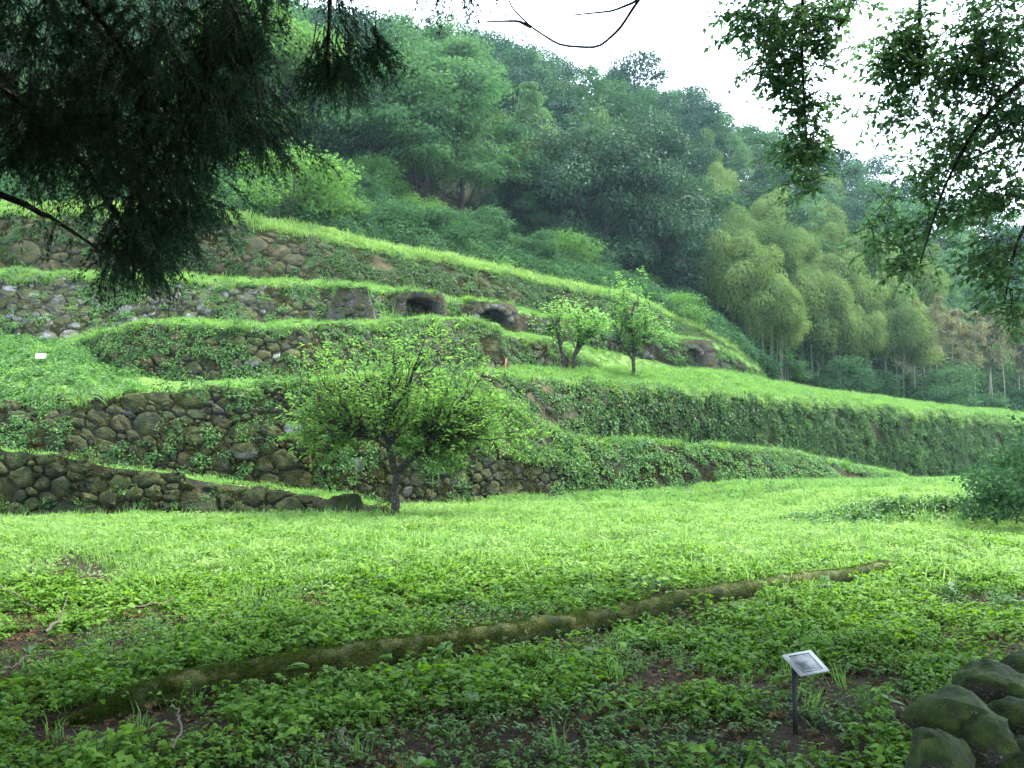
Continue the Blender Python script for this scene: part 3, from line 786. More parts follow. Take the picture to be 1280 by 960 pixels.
for k in range(2): source('hanging', tuft(r, 46, .5, .3, .02, M['grass_edge'], 1.3))
for k in range(4): source('darkweed', leafmat(r, 55, .32, .26, .12, M['dark_weed'], .6, .4))
for k in range(1): source('darkweed', leafmat(r, 50, .28, .24, .10, M['wall_herb'], .5, .2))
for k in range(2): source('lip', tuft(r, 60, .36, .45, .02, M['grass_bright'], .9))
for k in range(2): source('lip', leafmat(r, 70, .34, .22, .09, M['grass_bright'], .5))
for k in range(1): source('lip', leafmat(r, 70, .34, .24, .10, M['grass_edge'], .5))
for k in range(4): source('mossclump', leafmat(r, 90, .26, .08, .05, M['mossleaf'], .7, .3))
for k in range(3): source('litter', leafmat(r, 14, .22, .015, .055, M['litter'], .55))
for k in range(5): source('wallplant', leafmat(r, 55, .32, .26, .13, M['wall_herb'], .6, .4))
for k in range(2): source('wallplant', leafmat(r, 45, .28, .30, .10, M['grass'], .5, .2))
for k in range(4): source('bushlet', leafmat(r, 160, .7, .6, .17, M['wall_herb'], .55, .2))
for k in range(2): source('bushlet', leafmat(r, 150, .7, .5, .16, M['leaf_oak'], .55, .2))
for k in range(4): source('scrub', leafmat(r, 190, .75, .75, .16, M['leaf_oak'], .55, .2))
for k in range(2): source('scrub', leafmat(r, 170, .7, .6, .15, M['leaf_acacia'], .55, .2))

# soil shows through here
def bare(x, y):
    p = np.stack([x, y, np.zeros_like(x)], -1)
    return vnoise(p, .8, 3) * .55 + vnoise(p + 7.7, 2.6, 2) * .45
rr = np.random.default_rng(31)
def field(x0, x1, y0, y1, dens):
    n = int((x1 - x0) * (y1 - y0) * dens)
    x = rr.uniform(x0, x1, n); y = rr.uniform(y0, y1, n)
    p = np.stack([x, y, zmeadow(x, y)], -1)
    px, py, fz = proj(p)
    k = (px > -90) & (px < 1370) & (py < 1060) & (fz > .5)
    return p[k]
# log line in plan, used to keep the log clear of plants
def logdist(p):
    d = np.full(len(p), 9.)
    for a, b in zip(LOG[:-1, :2], LOG[1:, :2]):
        t = np.clip(((p[:, :2] - a) @ (b - a)) / ((b - a) @ (b - a)), 0, 1)
        d = np.minimum(d, np.linalg.norm(p[:, :2] - (a + t[:, None] * (b - a)), axis=1))
    return d
def dirtm(px, py): return np.exp(-((px - 100) / 85) ** 2 - ((py - 712) / 26) ** 2) * .42 + np.exp(-((px - 20) / 60) ** 2 - ((py - 800) / 50) ** 2) * .2 + np.exp(-((px - 200) / 160) ** 2 - ((py - 905) / 26) ** 2) * .14 + np.exp(-((px - 760) / 140) ** 2 - ((py - 850) / 30) ** 2) * .09
def clean(p):
    px, py, _ = proj(p); return (dirtm(px, py) < .16 + .22 * rr.random(len(p))) & (((p[:, 0] - SIGN[0]) / .2) ** 2 + ((p[:, 1] - SIGN[1] + .12) / .26) ** 2 > 1)
SIGN = P(994, 905, 5.12)
def not_boulder(p): return ~((p[:, 0] > 1.72 + .42 * (p[:, 1] - 3.4)) & (p[:, 1] < 5.2))

p = field(-6.5, 7.5, 2.2, 13.5, 250)
px, py, _ = proj(p); b = bare(p[:, 0], p[:, 1]); dirt = dirtm(px, py)
keepd = (b + dirt < .625 + .11 * smooth(7, 12, p[:, 1])) & (logdist(p) > np.where(p[:, 1] < np.interp(p[:, 0], LOG[:, 0], LOG[:, 1]), .26, .17) - .09 * (vnoise(p * np.array([1, 1, 0]) + 3, 2.2, 2) > .58)) & not_boulder(p) & clean(p)
fade = rr.random(len(p)) > smooth(9.5, 13.5, p[:, 1]) * .8
p = p[keepd & fade]
sp = vnoise(p * np.array([1, 1, 0]) + 31, .9, 3) + rr.normal(0, .07, len(p)) > .55
q_ = p[sp][::2]; p = p[~sp]
scatter('dark_herbs', 'herb_d', q_, rot_up(np.tile([0, 0, 1.], (len(q_), 1)), rr, 0, .18), rr.uniform(.5, 1.15, len(q_)), 'patches of darker pointed weeds in the shaded foreground')
scatter('ground_herbs', 'herb', p, rot_up(np.tile([0, 0, 1.], (len(p), 1)), rr, 0, .15), np.exp(rr.normal(-.05, .32, len(p))), 'low leafy weeds covering the shaded foreground')
p = field(-6, 6.5, 2.3, 11, 22); p = p[(logdist(p) > .12) & not_boulder(p)]
scatter('leaf_litter', 'litter', p + np.array([0, 0, .006]), rot_up(np.tile([0, 0, 1.], (len(p), 1)), rr, 0, .1), rr.uniform(.5, 1.2, len(p)), 'dead brown leaves on the soil between the weeds')
p = field(-6, 6.5, 2.3, 11, 60); b = bare(p[:, 0], p[:, 1]); p = p[(b > .55) & (logdist(p) > .2) & not_boulder(p) & clean(p)]
scatter('creeping_weeds', 'herb', p, rot_up(np.tile([0, 0, 1.], (len(p), 1)), rr, 0, .2), rr.uniform(.25, .6, len(p)), 'small creeping weeds on the barer soil')
p = field(-5, 5.5, 2.4, 10, 1.6); p = p[(logdist(p) > .2) & not_boulder(p) & clean(p)]
scatter('broad_leaf_weeds', 'bigleaf', p, rot_up(np.tile([0, 0, 1.], (len(p), 1)), rr, 0, .15), rr.uniform(.5, 1.0, len(p)), 'scattered broad-leaved weeds in the shaded foreground')
p = field(-7, 8, 2.4, 14, 2.2); p = p[(logdist(p) > .15) & not_boulder(p) & clean(p)]
scatter('grass_tufts', 'tuft', p, rot_up(np.tile([0, 0, 1.], (len(p), 1)), rr, 0, .12), rr.uniform(.35, .8, len(p)), 'thin grass tufts among the foreground weeds')
p = field(-16, 20, 8.5, 25, 26); px, py, _ = proj(p)
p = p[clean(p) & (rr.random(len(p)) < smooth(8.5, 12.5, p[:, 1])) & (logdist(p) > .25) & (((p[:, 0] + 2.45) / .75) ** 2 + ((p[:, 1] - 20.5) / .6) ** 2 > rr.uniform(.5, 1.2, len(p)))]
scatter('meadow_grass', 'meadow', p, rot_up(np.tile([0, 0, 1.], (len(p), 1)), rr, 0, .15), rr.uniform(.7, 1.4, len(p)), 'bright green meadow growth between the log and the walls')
p = field(-15, 16, 9, 24, 16); k_ = vnoise(p * np.array([1, 1, 0]), .7, 3) > .52; p = p[k_ & (logdist(p) > .3) & clean(p)]
scatter('meadow_weeds', 'herb', p, rot_up(np.tile([0, 0, 1.], (len(p), 1)), rr, 0, .15), rr.uniform(1.0, 2.0, len(p)), 'patches of darker leafy weeds in the meadow')
p = field(-15, 16, 9, 24, 2.5); k_ = vnoise(p * np.array([1, 1, 0]) + 40, .5, 3) > .5; p = p[k_]
scatter('meadow_tall_grass', 'tuft', p, rot_up(np.tile([0, 0, 1.], (len(p), 1)), rr, 0, .12), rr.uniform(.8, 1.5, len(p)), 'taller grass tufts in the meadow')
p = field(-6, 45, 25, 66, 9)
scatter('far_meadow_grass', 'fringe', p, rot_up(np.tile([0, 0, 1.], (len(p), 1)), rr, 0, .15), rr.uniform(.45, .8, len(p)), 'bright grass at the far right of the meadow')

def on(strip, kind, name, dens, v0, v1, sc, lean, label, thr=None, nsc=.5, px0=-1e9, px1=1e9, sink=.0, seed=0, fn=None):
    r_ = np.random.default_rng(seed + 400)
    p, n, u, v = strip.sample(r_, dens, v0, v1)
    pxs = strip.pxs(u); k = (pxs > px0) & (pxs < px1)
    if thr is not None: k &= vnoise(p + seed, nsc, 3) > thr
    if fn is not None: k &= fn(pxs, v, r_)
    if strip is S.get('W1'): k &= ~((np.abs(pxs - 360) < 20) & (np.abs(v - .52) < .24))      # the big pale stones stay clear
    if strip is S.get('W3'): k &= ~((np.abs(pxs - 341) < 14) & (np.abs(v - .5) < .25))
    p, n = p[k], n[k]
    if sink == 0 and any(strip is S[w_] for w_ in ('W0', 'W1', 'W2', 'W3', 'W4', 'W5')): sink = -.08
    p = p - n * sink
    return scatter(name, kind, p, rot_up(n, r_, lean, .2), r_.uniform(*sc, len(p)), label, seed)

on(S['T2'], 'fringe', 'lower_terrace_grass', 14, 0, 1, (.55, 1.0), .3, 'bright grass on the lowest terrace', seed=1, px0=600)
on(S['T2'], 'sward', 'lower_terrace_short_grass', 14, 0, .9, (.5, .9), .3, 'short grass on the lowest terrace above the dark wall', seed=31, px0=120, px1=600)
on(S['T2'], 'wallplant', 'lower_terrace_weeds', 16, 0, 1, (.5, 1.0), .4, 'dark green weeds on the sloping lower terrace at left', seed=2, px1=170)
on(S['T3'], 'fringe', 'middle_terrace_grass', 14, 0, 1, (.3, .6), .3, 'bright grass on the middle terrace', seed=3)
on(S['T4'], 'fringe', 'upper_terrace_grass', 14, 0, 1, (.4, .8), .3, 'bright grass along the upper terrace', seed=4)
on(S['T5'], 'lip', 'top_terrace_grass', 22, 0, .07, (.8, 1.5), .3, 'bright grass edging the highest wall', seed=5)
on(S['T5'], 'scrub', 'top_terrace_scrub', 3.6, .10, 1, (.3, 1.5), .4, 'low scrub on the slope between the highest wall and the forest', seed=6)
on(S['mid'], 'fringe', 'shelf_grass', 14, 0, 1, (.6, 1.1), .3, 'bright grass on the shelf at the foot of the weed-covered wall', seed=7)
on(S['ramp'], 'sward', 'ramp_grass', 14, 0, 1, (.5, .9), .3, 'thin grass on the ramp above the low mossy wall', seed=8)
on(S['W0'], 'wallplant', 'ramp_wall_weeds', 22, 0, 1, (.12, .45), .6, 'small ferns and weeds on the low mossy wall', nsc=1.1, thr=.48, seed=9)
on(S['W1'], 'wallplant', 'lower_wall_weeds', 20, 0.0, 1, (.2, .75), .6, 'weeds hanging on the dark wall behind the small tree', nsc=.9, thr=.465, seed=10, px1=585)
on(S['W1'], 'fringe', 'lower_wall_slope_growth', 12, .45, 1, (.5, 1.1), .6, 'bright ground cover on the slope right of the small tree', seed=11, px0=585, px1=725)
on(S['W1'], 'wallplant', 'lower_bank_weeds', 14, 0.0, 1, (.5, 1.0), .6, 'weeds on the low bank at the edge of the meadow', thr=.36, seed=12, px0=690)
on(S['W1'], 'sward', 'lower_wall_edge_grass', 12, .92, 1, (.5, 1.0), .5, 'grass hanging over the top of the dark wall', seed=13, px1=600)
on(S['W2'], 'darkweed', 'bank_wall_weeds', 13, 0.0, 1, (.5, 1.2), .6, 'dense weeds on the long wall at right', thr=.39, nsc=.45, seed=14)
on(S['W2'], 'wallplant', 'bank_wall_light_weeds', 6, 0.0, 1, (.5, 1.1), .6, 'lighter weed patches on the long wall at right', thr=.53, nsc=.8, seed=55)
on(S['W2'], 'lip', 'bank_wall_edge_grass', 18, .92, 1, (.5, 1.0), .5, 'grass hanging over the top of the long wall at right', seed=15)
on(S['W3'], 'wallplant', 'middle_wall_weeds', 17, 0, 1, (.3, .85), .6, 'weeds on the middle tier wall', nsc=.8, thr=.47, seed=16)
on(S['W3'], 'fringe', 'middle_wall_edge_grass', 12, .85, 1, (.4, .9), .5, 'grass hanging over the middle tier wall', seed=17)
on(S['W4'], 'wallplant', 'upper_wall_weeds', 14, 0, 1, (.35, .9), .6, 'weeds on the upper tier wall', nsc=.8, thr=.47, seed=18)
on(S['W4'], 'lip', 'upper_wall_edge_grass', 14, .9, 1, (.5, 1.0), .5, 'grass hanging over the upper tier wall', seed=19)
on(S['W5'], 'darkweed', 'top_wall_weeds', 12, 0, .92, (.35, .9), .6, 'weeds on the highest wall', nsc=.7, thr=.48, seed=20)
on(S['W5'], 'lip', 'top_wall_edge_grass', 20, .93, 1, (.5, 1.1), .5, 'grass hanging over the highest wall', seed=22)
on(S['W5'], 'darkweed', 'top_wall_right_weeds', 9, 0, .95, (.5, 1.1), .6, 'denser weeds on the right half of the highest wall', thr=.44, seed=41, px0=420)
for nm_, st_, v_ in (('lower', 'W1', .86), ('bank', 'W2', .8), ('middle', 'W3', .8), ('upper', 'W4', .78), ('top', 'W5', .82)):
    on(S[st_], 'hanging', nm_ + '_wall_hanging_weeds', 7, v_, 1, (.5, 1.3), .7, 'weed clumps hanging over the edge of the %s wall' % {'lower': 'dark lower', 'bank': 'long right-hand', 'middle': 'middle tier', 'upper': 'upper tier', 'top': 'highest'}[nm_], thr=.50, nsc=1.3, seed=80 + len(nm_))
for nm_, st_, dn_ in (('ramp', 'W0', 26), ('lower', 'W1', 22), ('bank', 'W2', 7), ('middle', 'W3', 20), ('upper', 'W4', 13), ('top', 'W5', 16)):
    on(S[st_], 'mossclump', nm_ + '_wall_moss', dn_, 0, 1, (.35, 1.2), .95, 'brown-green moss cushions on the %s wall' % {'ramp': 'low mossy', 'lower': 'dark lower', 'bank': 'long right-hand', 'middle': 'middle tier', 'upper': 'upper tier', 'top': 'highest'}[nm_], thr=.45, nsc=1.0, seed=60 + len(nm_) + dn_, sink=-.05)
on(S['hill'], 'bushlet', 'forest_undergrowth', .55, 0, .5, (1.0, 2.6), .4, 'dark undergrowth at the edge of the forest', seed=23, px0=-60, px1=1400, fn=lambda px, v, r_: ~((px > 475) & (px < 615) & (v < .25)))
p = np.array(BLOCKTOP); scatter('furnace_top_grass', 'hanging', p, rot_up(np.tile([0, 0, 1.], (len(p), 1)), rr, 0, .25), rr.uniform(.4, .8, len(p)), 'grass growing on top of the furnace blocks')
# scarp of the raised bed at right
x = rr.uniform(6, 16, 500); y = 18.9 + rr.normal(0, .2, 500)
p = np.stack([x, y, zmeadow(x, y)], -1)
scatter('bed_edge_weeds', 'wallplant', p, rot_up(np.tile([0, -.6, .8], (len(p), 1)), rr, .5, .2), rr.uniform(.5, 1.0, len(p)), 'dark weeds on the low bank at the right of the meadow')

# ------------------------------------------------------------------ trees
def limb_path(r, a, b, n=7, sag=.0, wob=.06):
    t = np.linspace(0, 1, n)[:, None]; L = np.linalg.norm(b - a)
    p = a * (1 - t) + b * t + np.array([0, 0, 1.]) * (np.sin(t * np.pi) * sag * L)
    p[1:-1] += r.normal(0, wob * L / n * 1.5, (n - 2, 3))
    return p

def broad_tree(seed, H, W, nclump, nleaf, ll, leafm, flat=.6, base=.25, droop=.0, bark='bark', shell=.55, trunk_r=.018):
    """trunk and limbs running to leaf clumps spread through the crown; returns (trunk mesh, crown mesh)"""
    r = np.random.default_rng(seed); tb, cb = MB(), MB()
    lean = r.normal(0, .05 * H, 2)
    top = np.array([lean[0], lean[1], H * .8])
    tp = limb_path(r, np.array([0, 0, -.6]), top, 8, 0, .05)
    tube(tb, tp, np.linspace(H * trunk_r * 1.3, H * trunk_r * .3, 8), 7)
    cen = []
    for k in range(nclump):
        z = base + (1 - base) * (r.random() ** .8); a = r.uniform(0, 2 * np.pi)
        rad = W / 2 * math.sqrt(max(.05, 1 - ((z - .5 * (1 + base) + .08) / (.55 * (1 - base) + .1)) ** 2)) * r.uniform(.62, 1.05)
        cen.append(np.array([lean[0] * z + math.cos(a) * rad, lean[1] * z + math.sin(a) * rad, z * H * .93]))
    per = nleaf // nclump
    for c in cen:
        zt = max(base * .7, c[2] / H - r.uniform(.12, .3)); k = int(np.clip(zt / .8 * 7, 1, 6))
        lp = limb_path(r, tp[k], c, 5, -.06, .1)
        tube(tb, lp, np.linspace(H * trunk_r * .45, H * trunk_r * .1, 5), 4, cap=False)
        cr = W * r.uniform(.12, .215)
        d = rand_dirs(r, per); q_ = (r.random(per) ** shell)
        off = d * (.35 + .65 * q_)[:, None] * cr * np.array([1.25, 1.25, flat])
        off[:, 2] -= droop * (off[:, 0] ** 2 + off[:, 1] ** 2) / cr
        pos = c + off + r.normal(0, cr * .10, (per, 3))
        ld = unit(off) * .7 + r.normal(0, .6, (per, 3)) + np.array([0, 0, -.15 - droop])
        nr = np.array([0, 0, .55]) + unit(off) * 1.2 + r.normal(0, .35, (per, 3))
        l_ = ll * r.uniform(.6, 1.4, per)
        leaves(cb, pos, ld, nr, l_, l_ * .62, np.clip(r.normal(.5, .2, per) + r.normal(0, .16), 0, 1), .15, .15)
    return tb.mesh('trunk', M[bark], True), cb.mesh('crown', M[leafm])

def bamboo(seed, H, rw, leafm, culm='culm', head=True, sparse=1.0, ll=.34):
    r = np.random.default_rng(seed); tb, cb = MB(), MB()
    a = r.uniform(0, 2 * np.pi); dr = np.array([math.cos(a), math.sin(a), 0])
    t = np.linspace(0, 1, 12)
    bend = H * r.uniform(.10, .2)
    path = np.stack([dr[0] * bend * t ** 2.6, dr[1] * bend * t ** 2.6, H * (t - .10 * t ** 4) - .4 * (1 - t)], -1)
    tube(tb, path, np.linspace(.06, .012, 12) * (H / 10), 6)
    lo = .42 if head else .30
    ntier = int(26 * sparse) if head else int(20 * sparse)
    for k in range(ntier):
        s_ = lo + (1 - lo) * (k + r.random()) / ntier
        c = np.array([np.interp(s_, t, path[:, j]) for j in range(3)])
        prof = (math.sin(math.pi * min(1, (s_ - lo) / (1 - lo) * .82 + .18))) ** .6
        for m in range(4):
            b_ = r.uniform(0, 2 * np.pi); reach = rw * prof * r.uniform(.55, 1.1)
            e = np.array([math.cos(b_), math.sin(b_), 0]) * reach
            n = int(34 * (1 if head else 1.1))
            q_ = r.random(n) ** .6
            arch_ = reach * (.55 * q_ - .75 * q_ ** 2)
            pos = c + e * q_[:, None] + np.stack([np.zeros(n), np.zeros(n), arch_], -1) + r.normal(0, rw * (.10 if head else .085), (n, 3)) * np.array([1, 1, .8 if head else .35])
            ld = e / reach * .6 + np.array([0, 0, -.75]) + r.normal(0, .4, (n, 3))
            nr = e / reach * .5 + np.array([0, 0, .8]) + r.normal(0, .35, (n, 3))
            l_ = ll * r.uniform(.6, 1.3, n)
            leaves(cb, pos, ld, nr, l_, l_ * .32, np.clip(r.normal(.5, .25, n), 0, 1), .15, .15)
    return tb.mesh('culm', M[culm], True), cb.mesh('foliage', M[leafm])

def plume(seed, H, rw, leafm):
    """bamboo with a rounded, nodding head of foliage"""
    r = np.random.default_rng(seed); tb, cb = MB(), MB()
    for c_ in range(3):
        a = r.uniform(0, 2 * np.pi); dr = np.array([math.cos(a), math.sin(a), 0]); t = np.linspace(0, 1, 12)
        Hc = H * (1 - .16 * c_ * r.random()); bend = H * r.uniform(.08, .16); o = r.normal(0, .35, 2)
        path = np.stack([o[0] + dr[0] * bend * t ** 2.4, o[1] + dr[1] * bend * t ** 2.4, Hc * (t - .06 * t ** 4) - .4 * (1 - t)], -1)
        tube(tb, path, np.linspace(.055, .012, 12), 6)
        nl_ = 5
        for k in range(nl_):
            s_ = .70 + .30 * k / (nl_ - 1); c = np.array([np.interp(s_, t, path[:, j]) for j in range(3)])
            w = rw * (.34 + .40 * math.sin(math.pi * (.22 + .62 * k / (nl_ - 1)))) * r.uniform(.8, 1.15)
            c = c + np.array([*r.normal(0, .32 * rw * .5, 2), -.35 * w])
            per = 480; d = rand_dirs(r, per); d[:, 2] = d[:, 2] * .85 + .2; d = unit(d)
            off = d * (.55 + .45 * r.random(per) ** .5)[:, None] * w * np.array([1.0, 1.0, .85])
            off[:, 2] -= .35 * (off[:, 0] ** 2 + off[:, 1] ** 2) / w
            ld = unit(off) * np.array([1, 1, .2]) + np.array([0, 0, -.9]) + r.normal(0, .35, (per, 3))
            nr = unit(off) * 1.3 + np.array([0, 0, .4]) + r.normal(0, .3, (per, 3)); l_ = .27 * r.uniform(.6, 1.3, per)
            leaves(cb, c + off + r.normal(0, .07, (per, 3)), ld, nr, l_, l_ * .34, np.clip(r.normal(.5, .22, per), 0, 1), .12, .15)
    return tb.mesh('culm', M['culm'], True), cb.mesh('foliage', M[leafm])

KIND = {}
KIND['oak'] = [broad_tree(100 + k, 11, 8.0, 26, 8400, .27, 'leaf_oak', .5, .14) for k in range(4)]
KIND['ever'] = [broad_tree(120 + k, 12, 8.5, 28, 8400, .28, 'leaf_ever', .55, .12) for k in range(3)]
KIND['acacia'] = [broad_tree(140 + k, 11, 9.0, 26, 7400, .26, 'leaf_acacia', .24, .22, .12, shell=.7) for k in range(3)]
KIND['bamboo'] = [plume(160 + k, 11, 2.2, 'leaf_bamboo') for k in range(4)]
KIND['feather'] = [bamboo(170 + k, 12, 2.4, 'leaf_bamboo2', head=False) for k in range(3)]
KIND['dry'] = [bamboo(180 + k, 9.5, 1.3, 'leaf_dry', 'culm_dry', True, .42, .30) for k in range(3)]
KIND['bright'] = [broad_tree(150 + k, 11, 9.0, 32, 7000, .27, 'leaf_bright', .4, .2, .15, shell=.7) for k in range(2)]
KIND['vine'] = [broad_tree(190 + k, 15, 9.6, 40, 21000, .25, 'leaf_vine', .75, .05, .3) for k in range(2)]
KIND['shrub'] = [broad_tree(200 + k, 3.4, 4.2, 20, 3200, .20, 'leaf_oak', .6, .08, trunk_r=.012) for k in range(2)]
KIND['brightbush'] = [broad_tree(210 + k, 3.6, 5.2, 30, 4600, .17, 'leaf_bright', .55, .10, trunk_r=.012) for k in range(2)]
NAMES = {'bright': ('light_green_tree', 'tree'), 'oak': ('broadleaf_tree', 'tree'), 'ever': ('evergreen_tree', 'tree'), 'acacia': ('spreading_tree', 'tree'), 'bamboo': ('bamboo', 'bamboo'), 'feather': ('bamboo', 'bamboo'),
         'dry': ('dry_bamboo', 'bamboo'), 'vine': ('vine_covered_tree', 'tree'), 'shrub': ('shrub', 'shrub'), 'brightbush': ('bright_bush', 'shrub')}
PARTN = {'bamboo': ('culm', 'foliage'), 'feather': ('culm', 'foliage'), 'dry': ('culm', 'foliage')}
FOREST = []
def plant_tree(kind, loc, s=1.0, sz=None, yaw=None, label=None, group=None, k=None):
    me = KIND[kind][random.randrange(len(KIND[kind])) if k is None else k]
    o = empty(NAMES[kind][0], loc); o.rotation_euler = (0, 0, random.uniform(0, 6.28) if yaw is None else yaw)
    o.scale = (s, s, s if sz is None else sz)
    pn = PARTN.get(kind, ('trunk', 'crown'))
    for nm, m_ in zip(pn, me): ob(nm, m_, o)
    tag(o, label, NAMES[kind][1], group)
    FOREST.append((kind, o)); return o

def hill_z(px, v):
    u = (px + 300) / 1900.0
    p, n = hg.at(np.array([u]), np.array([v])); return p[0]

def hill_place(px, py_top, Htree):
    """place on the hill so that a tree of that height tops out near that photo row"""
    best = None
    for v in np.linspace(0, 1, 60):
        g = hill_z(px, v); t = g + np.array([0, 0, Htree]); _, y, _ = proj(t[None])
        e = abs(y[0] - py_top)
        if best is None or e < best[0]: best = (e, v, g)
    return best[2]

placed = []
def put(kind, px, py, H, s=None, **kw):
    base_h = {'bright': 11, 'oak': 11, 'ever': 12, 'acacia': 11, 'bamboo': 10.4, 'feather': 11.2, 'dry': 9, 'vine': 15}[kind]
    g = hill_place(px, py, H); placed.append(g)
    sc = H / base_h
    return plant_tree(kind, tuple(g), sc if s is None else s, sc, **kw)

# the plants that can be recognised one by one
for px, py in [(919, 280), (973, 290), (1005, 283), (1042, 318), (1028, 346), (971, 350), (1109, 340), (1138, 356), (1067, 322), (1046, 385), (1090, 300), (940, 300), (1150, 330), (1010, 250), (960, 240), (890, 200), (870, 165)]:
    put('bamboo', px, py, random.uniform(8, 11))
for px in range(905, 1150, 17):
    for rr_ in range(2): put('bamboo', px + random.uniform(-8, 8), random.uniform(255, 300) + 75 * rr_ + (px - 905) * .18, random.uniform(7.5, 10))
for px, py in [(646, 136), (729, 141), (700, 175), (665, 160), (760, 170)]: put('bamboo', px, py, 11)
for px, v_, H_ in [(608, .0, 8.6), (628, .03, 8.0), (640, .10, 9.0), (596, .08, 8.5)]:
    g = hill_z(px, v_); placed.append(g); plant_tree('feather', tuple(g), H_ / 11.2 * .85, H_ / 11.2)
for px, py in [(652, 112), (705, 165), (1075, 250), (1110, 265), (990, 225), (1170, 300)]: put('feather', px, py, 12.5)
put('vine', 735, 205, 16, k=0); put('vine', 800, 250, 16, k=1); put('vine', 850, 320, 11, k=0); put('vine', 690, 260, 12, k=1)
for px, py in [(440, 70), (480, 95), (530, 120), (450, 150), (520, 75), (580, 95), (405, 110)]: put('acacia', px, py, 12)
for px, v_ in [(490, .16), (535, .18), (575, .17), (510, .30), (560, .32)]:
    g = hill_z(px, v_); placed.append(g); plant_tree('acacia', tuple(g), 1.0, 1.15)
for px, py in [(330, 25), (352, 75), (305, 90), (325, 130), (365, 120)]: put('bright', px, py, 12)
for px in range(1145, 1300, 11):
    put('dry', px + random.uniform(-4, 4), 392 + random.uniform(-18, 22), 10.5)
for px in list(range(250, 480, 26)) + list(range(615, 905, 24)):     # leafy skirt of the wood
    v_ = random.uniform(.0, .05); g = hill_z(px + random.uniform(-8, 8), v_); placed.append(g); k_ = random.uniform(.45, .75)
    plant_tree('ever' if random.random() < .5 else 'oak', tuple(g - np.array([0, 0, .3])), k_, k_ * random.uniform(.8, 1.1))
# fill: the rest of the wood
rt = np.random.default_rng(77)
tries = 0
while len(FOREST) < 292 and tries < 9000:
    tries += 1
    px = rt.uniform(-60, 1400); v = rt.random() ** .85
    g = hill_z(px, v)
    if any((g[0] - a[0]) ** 2 + (g[1] - a[1]) ** 2 < 3.9 ** 2 for a in placed): continue
    if v < .24 and 470 < px < 620: continue                         # dark hollow under the trees
    kind = rt.choice(['oak', 'ever', 'acacia'], p=[.5, .3, .2])
    if px > 880 and v < .75 and rt.random() < .28: kind = rt.choice(['bamboo', 'feather'], p=[.6, .4])
    if px > 1130 and v < .12: continue
    H = {'oak': rt.uniform(8, 12), 'ever': rt.uniform(9, 13), 'acacia': rt.uniform(9, 12), 'bamboo': rt.uniform(9, 11), 'feather': rt.uniform(9, 12)}[kind]
    bh = {'oak': 11, 'ever': 12, 'acacia': 11, 'bamboo': 10.4, 'feather': 11.2}[kind]
    placed.append(g); plant_tree(kind, tuple(g - np.array([0, 0, .2])), H / bh, H / bh * rt.uniform(.9, 1.1))

# bushes and shrubs on the upper terraces
def shrub(kind, px, py, Y, s, label, sz=None):
    return plant_tree(kind, tuple(P(px, py, Y)), s, sz, label=label)
shrub('brightbush', 365, 275, 43.5, 1.0, 'bright yellow-green bush on the highest wall, beside the dark hanging conifer')
shrub('brightbush', 410, 290, 46, .75, 'smaller bright bush right of the big yellow-green bush on the highest wall')
shrub('shrub', 535, 318, 50, .85, 'rounded green shrub on the highest terrace below the dark hollow')
shrub('shrub', 480, 300, 48, .65, 'low shrub between the bright bushes and the rounded shrub on the highest terrace')
shrub('brightbush', 700, 345, 62, .9, 'pale green bush at the foot of the vine-covered trees')
shrub('brightbush', 848, 418, 58, .75, 'light green bush behind the right end of the upper tier')
shrub('shrub', 1185, 512, 80, 1.2, 'round green shrub in front of the dry bamboo canes')
shrub('shrub', 1060, 500, 72, 1.0, 'dark shrub at the forest edge left of the dry canes')
shrub('shrub', 1290, 652, 17.5, .5, 'dark green shrub at the right edge of the meadow', .5)
shrub('shrub', 1370, 640, 20, .8, 'larger dark shrub just beyond the right edge shrub')

u5 = S['T5']
rs = np.random.default_rng(9)
for k in range(16):
    u_, v_ = .40 + .5 * (k + rs.random()) / 16, rs.uniform(.25, .5 if 6 <= k <= 10 else .95); p_, _n = u5.at(np.array([u_]), np.array([v_])); k_ = rs.uniform(.35, .8)
    plant_tree('shrub' if rs.random() < .75 else 'brightbush', tuple(p_[0] - np.array([0, 0, .15])), k_, k_ * rs.uniform(.7, 1.1), label='wild shrub on the slope above the highest wall, %s from the left' % ['first', 'second', 'third', 'fourth', 'fifth', 'sixth', 'seventh', 'eighth', 'ninth', 'tenth', 'eleventh', 'twelfth', 'thirteenth', 'fourteenth', 'fifteenth', 'sixteenth'][k], group='wild shrubs above the highest wall')
for k in range(9):
    px_ = 985 + k * 36; k_ = rs.uniform(.5, 1.0); g = hill_z(px_, .012)
    plant_tree('shrub', tuple(g - np.array([0, 0, .15])), k_, k_ * rs.uniform(.6, .9), label='low shrub at the foot of the bamboo, %s from the left' % ['first', 'second', 'third', 'fourth', 'fifth', 'sixth', 'seventh', 'eighth', 'ninth'][k], group='low shrubs at the foot of the bamboo')

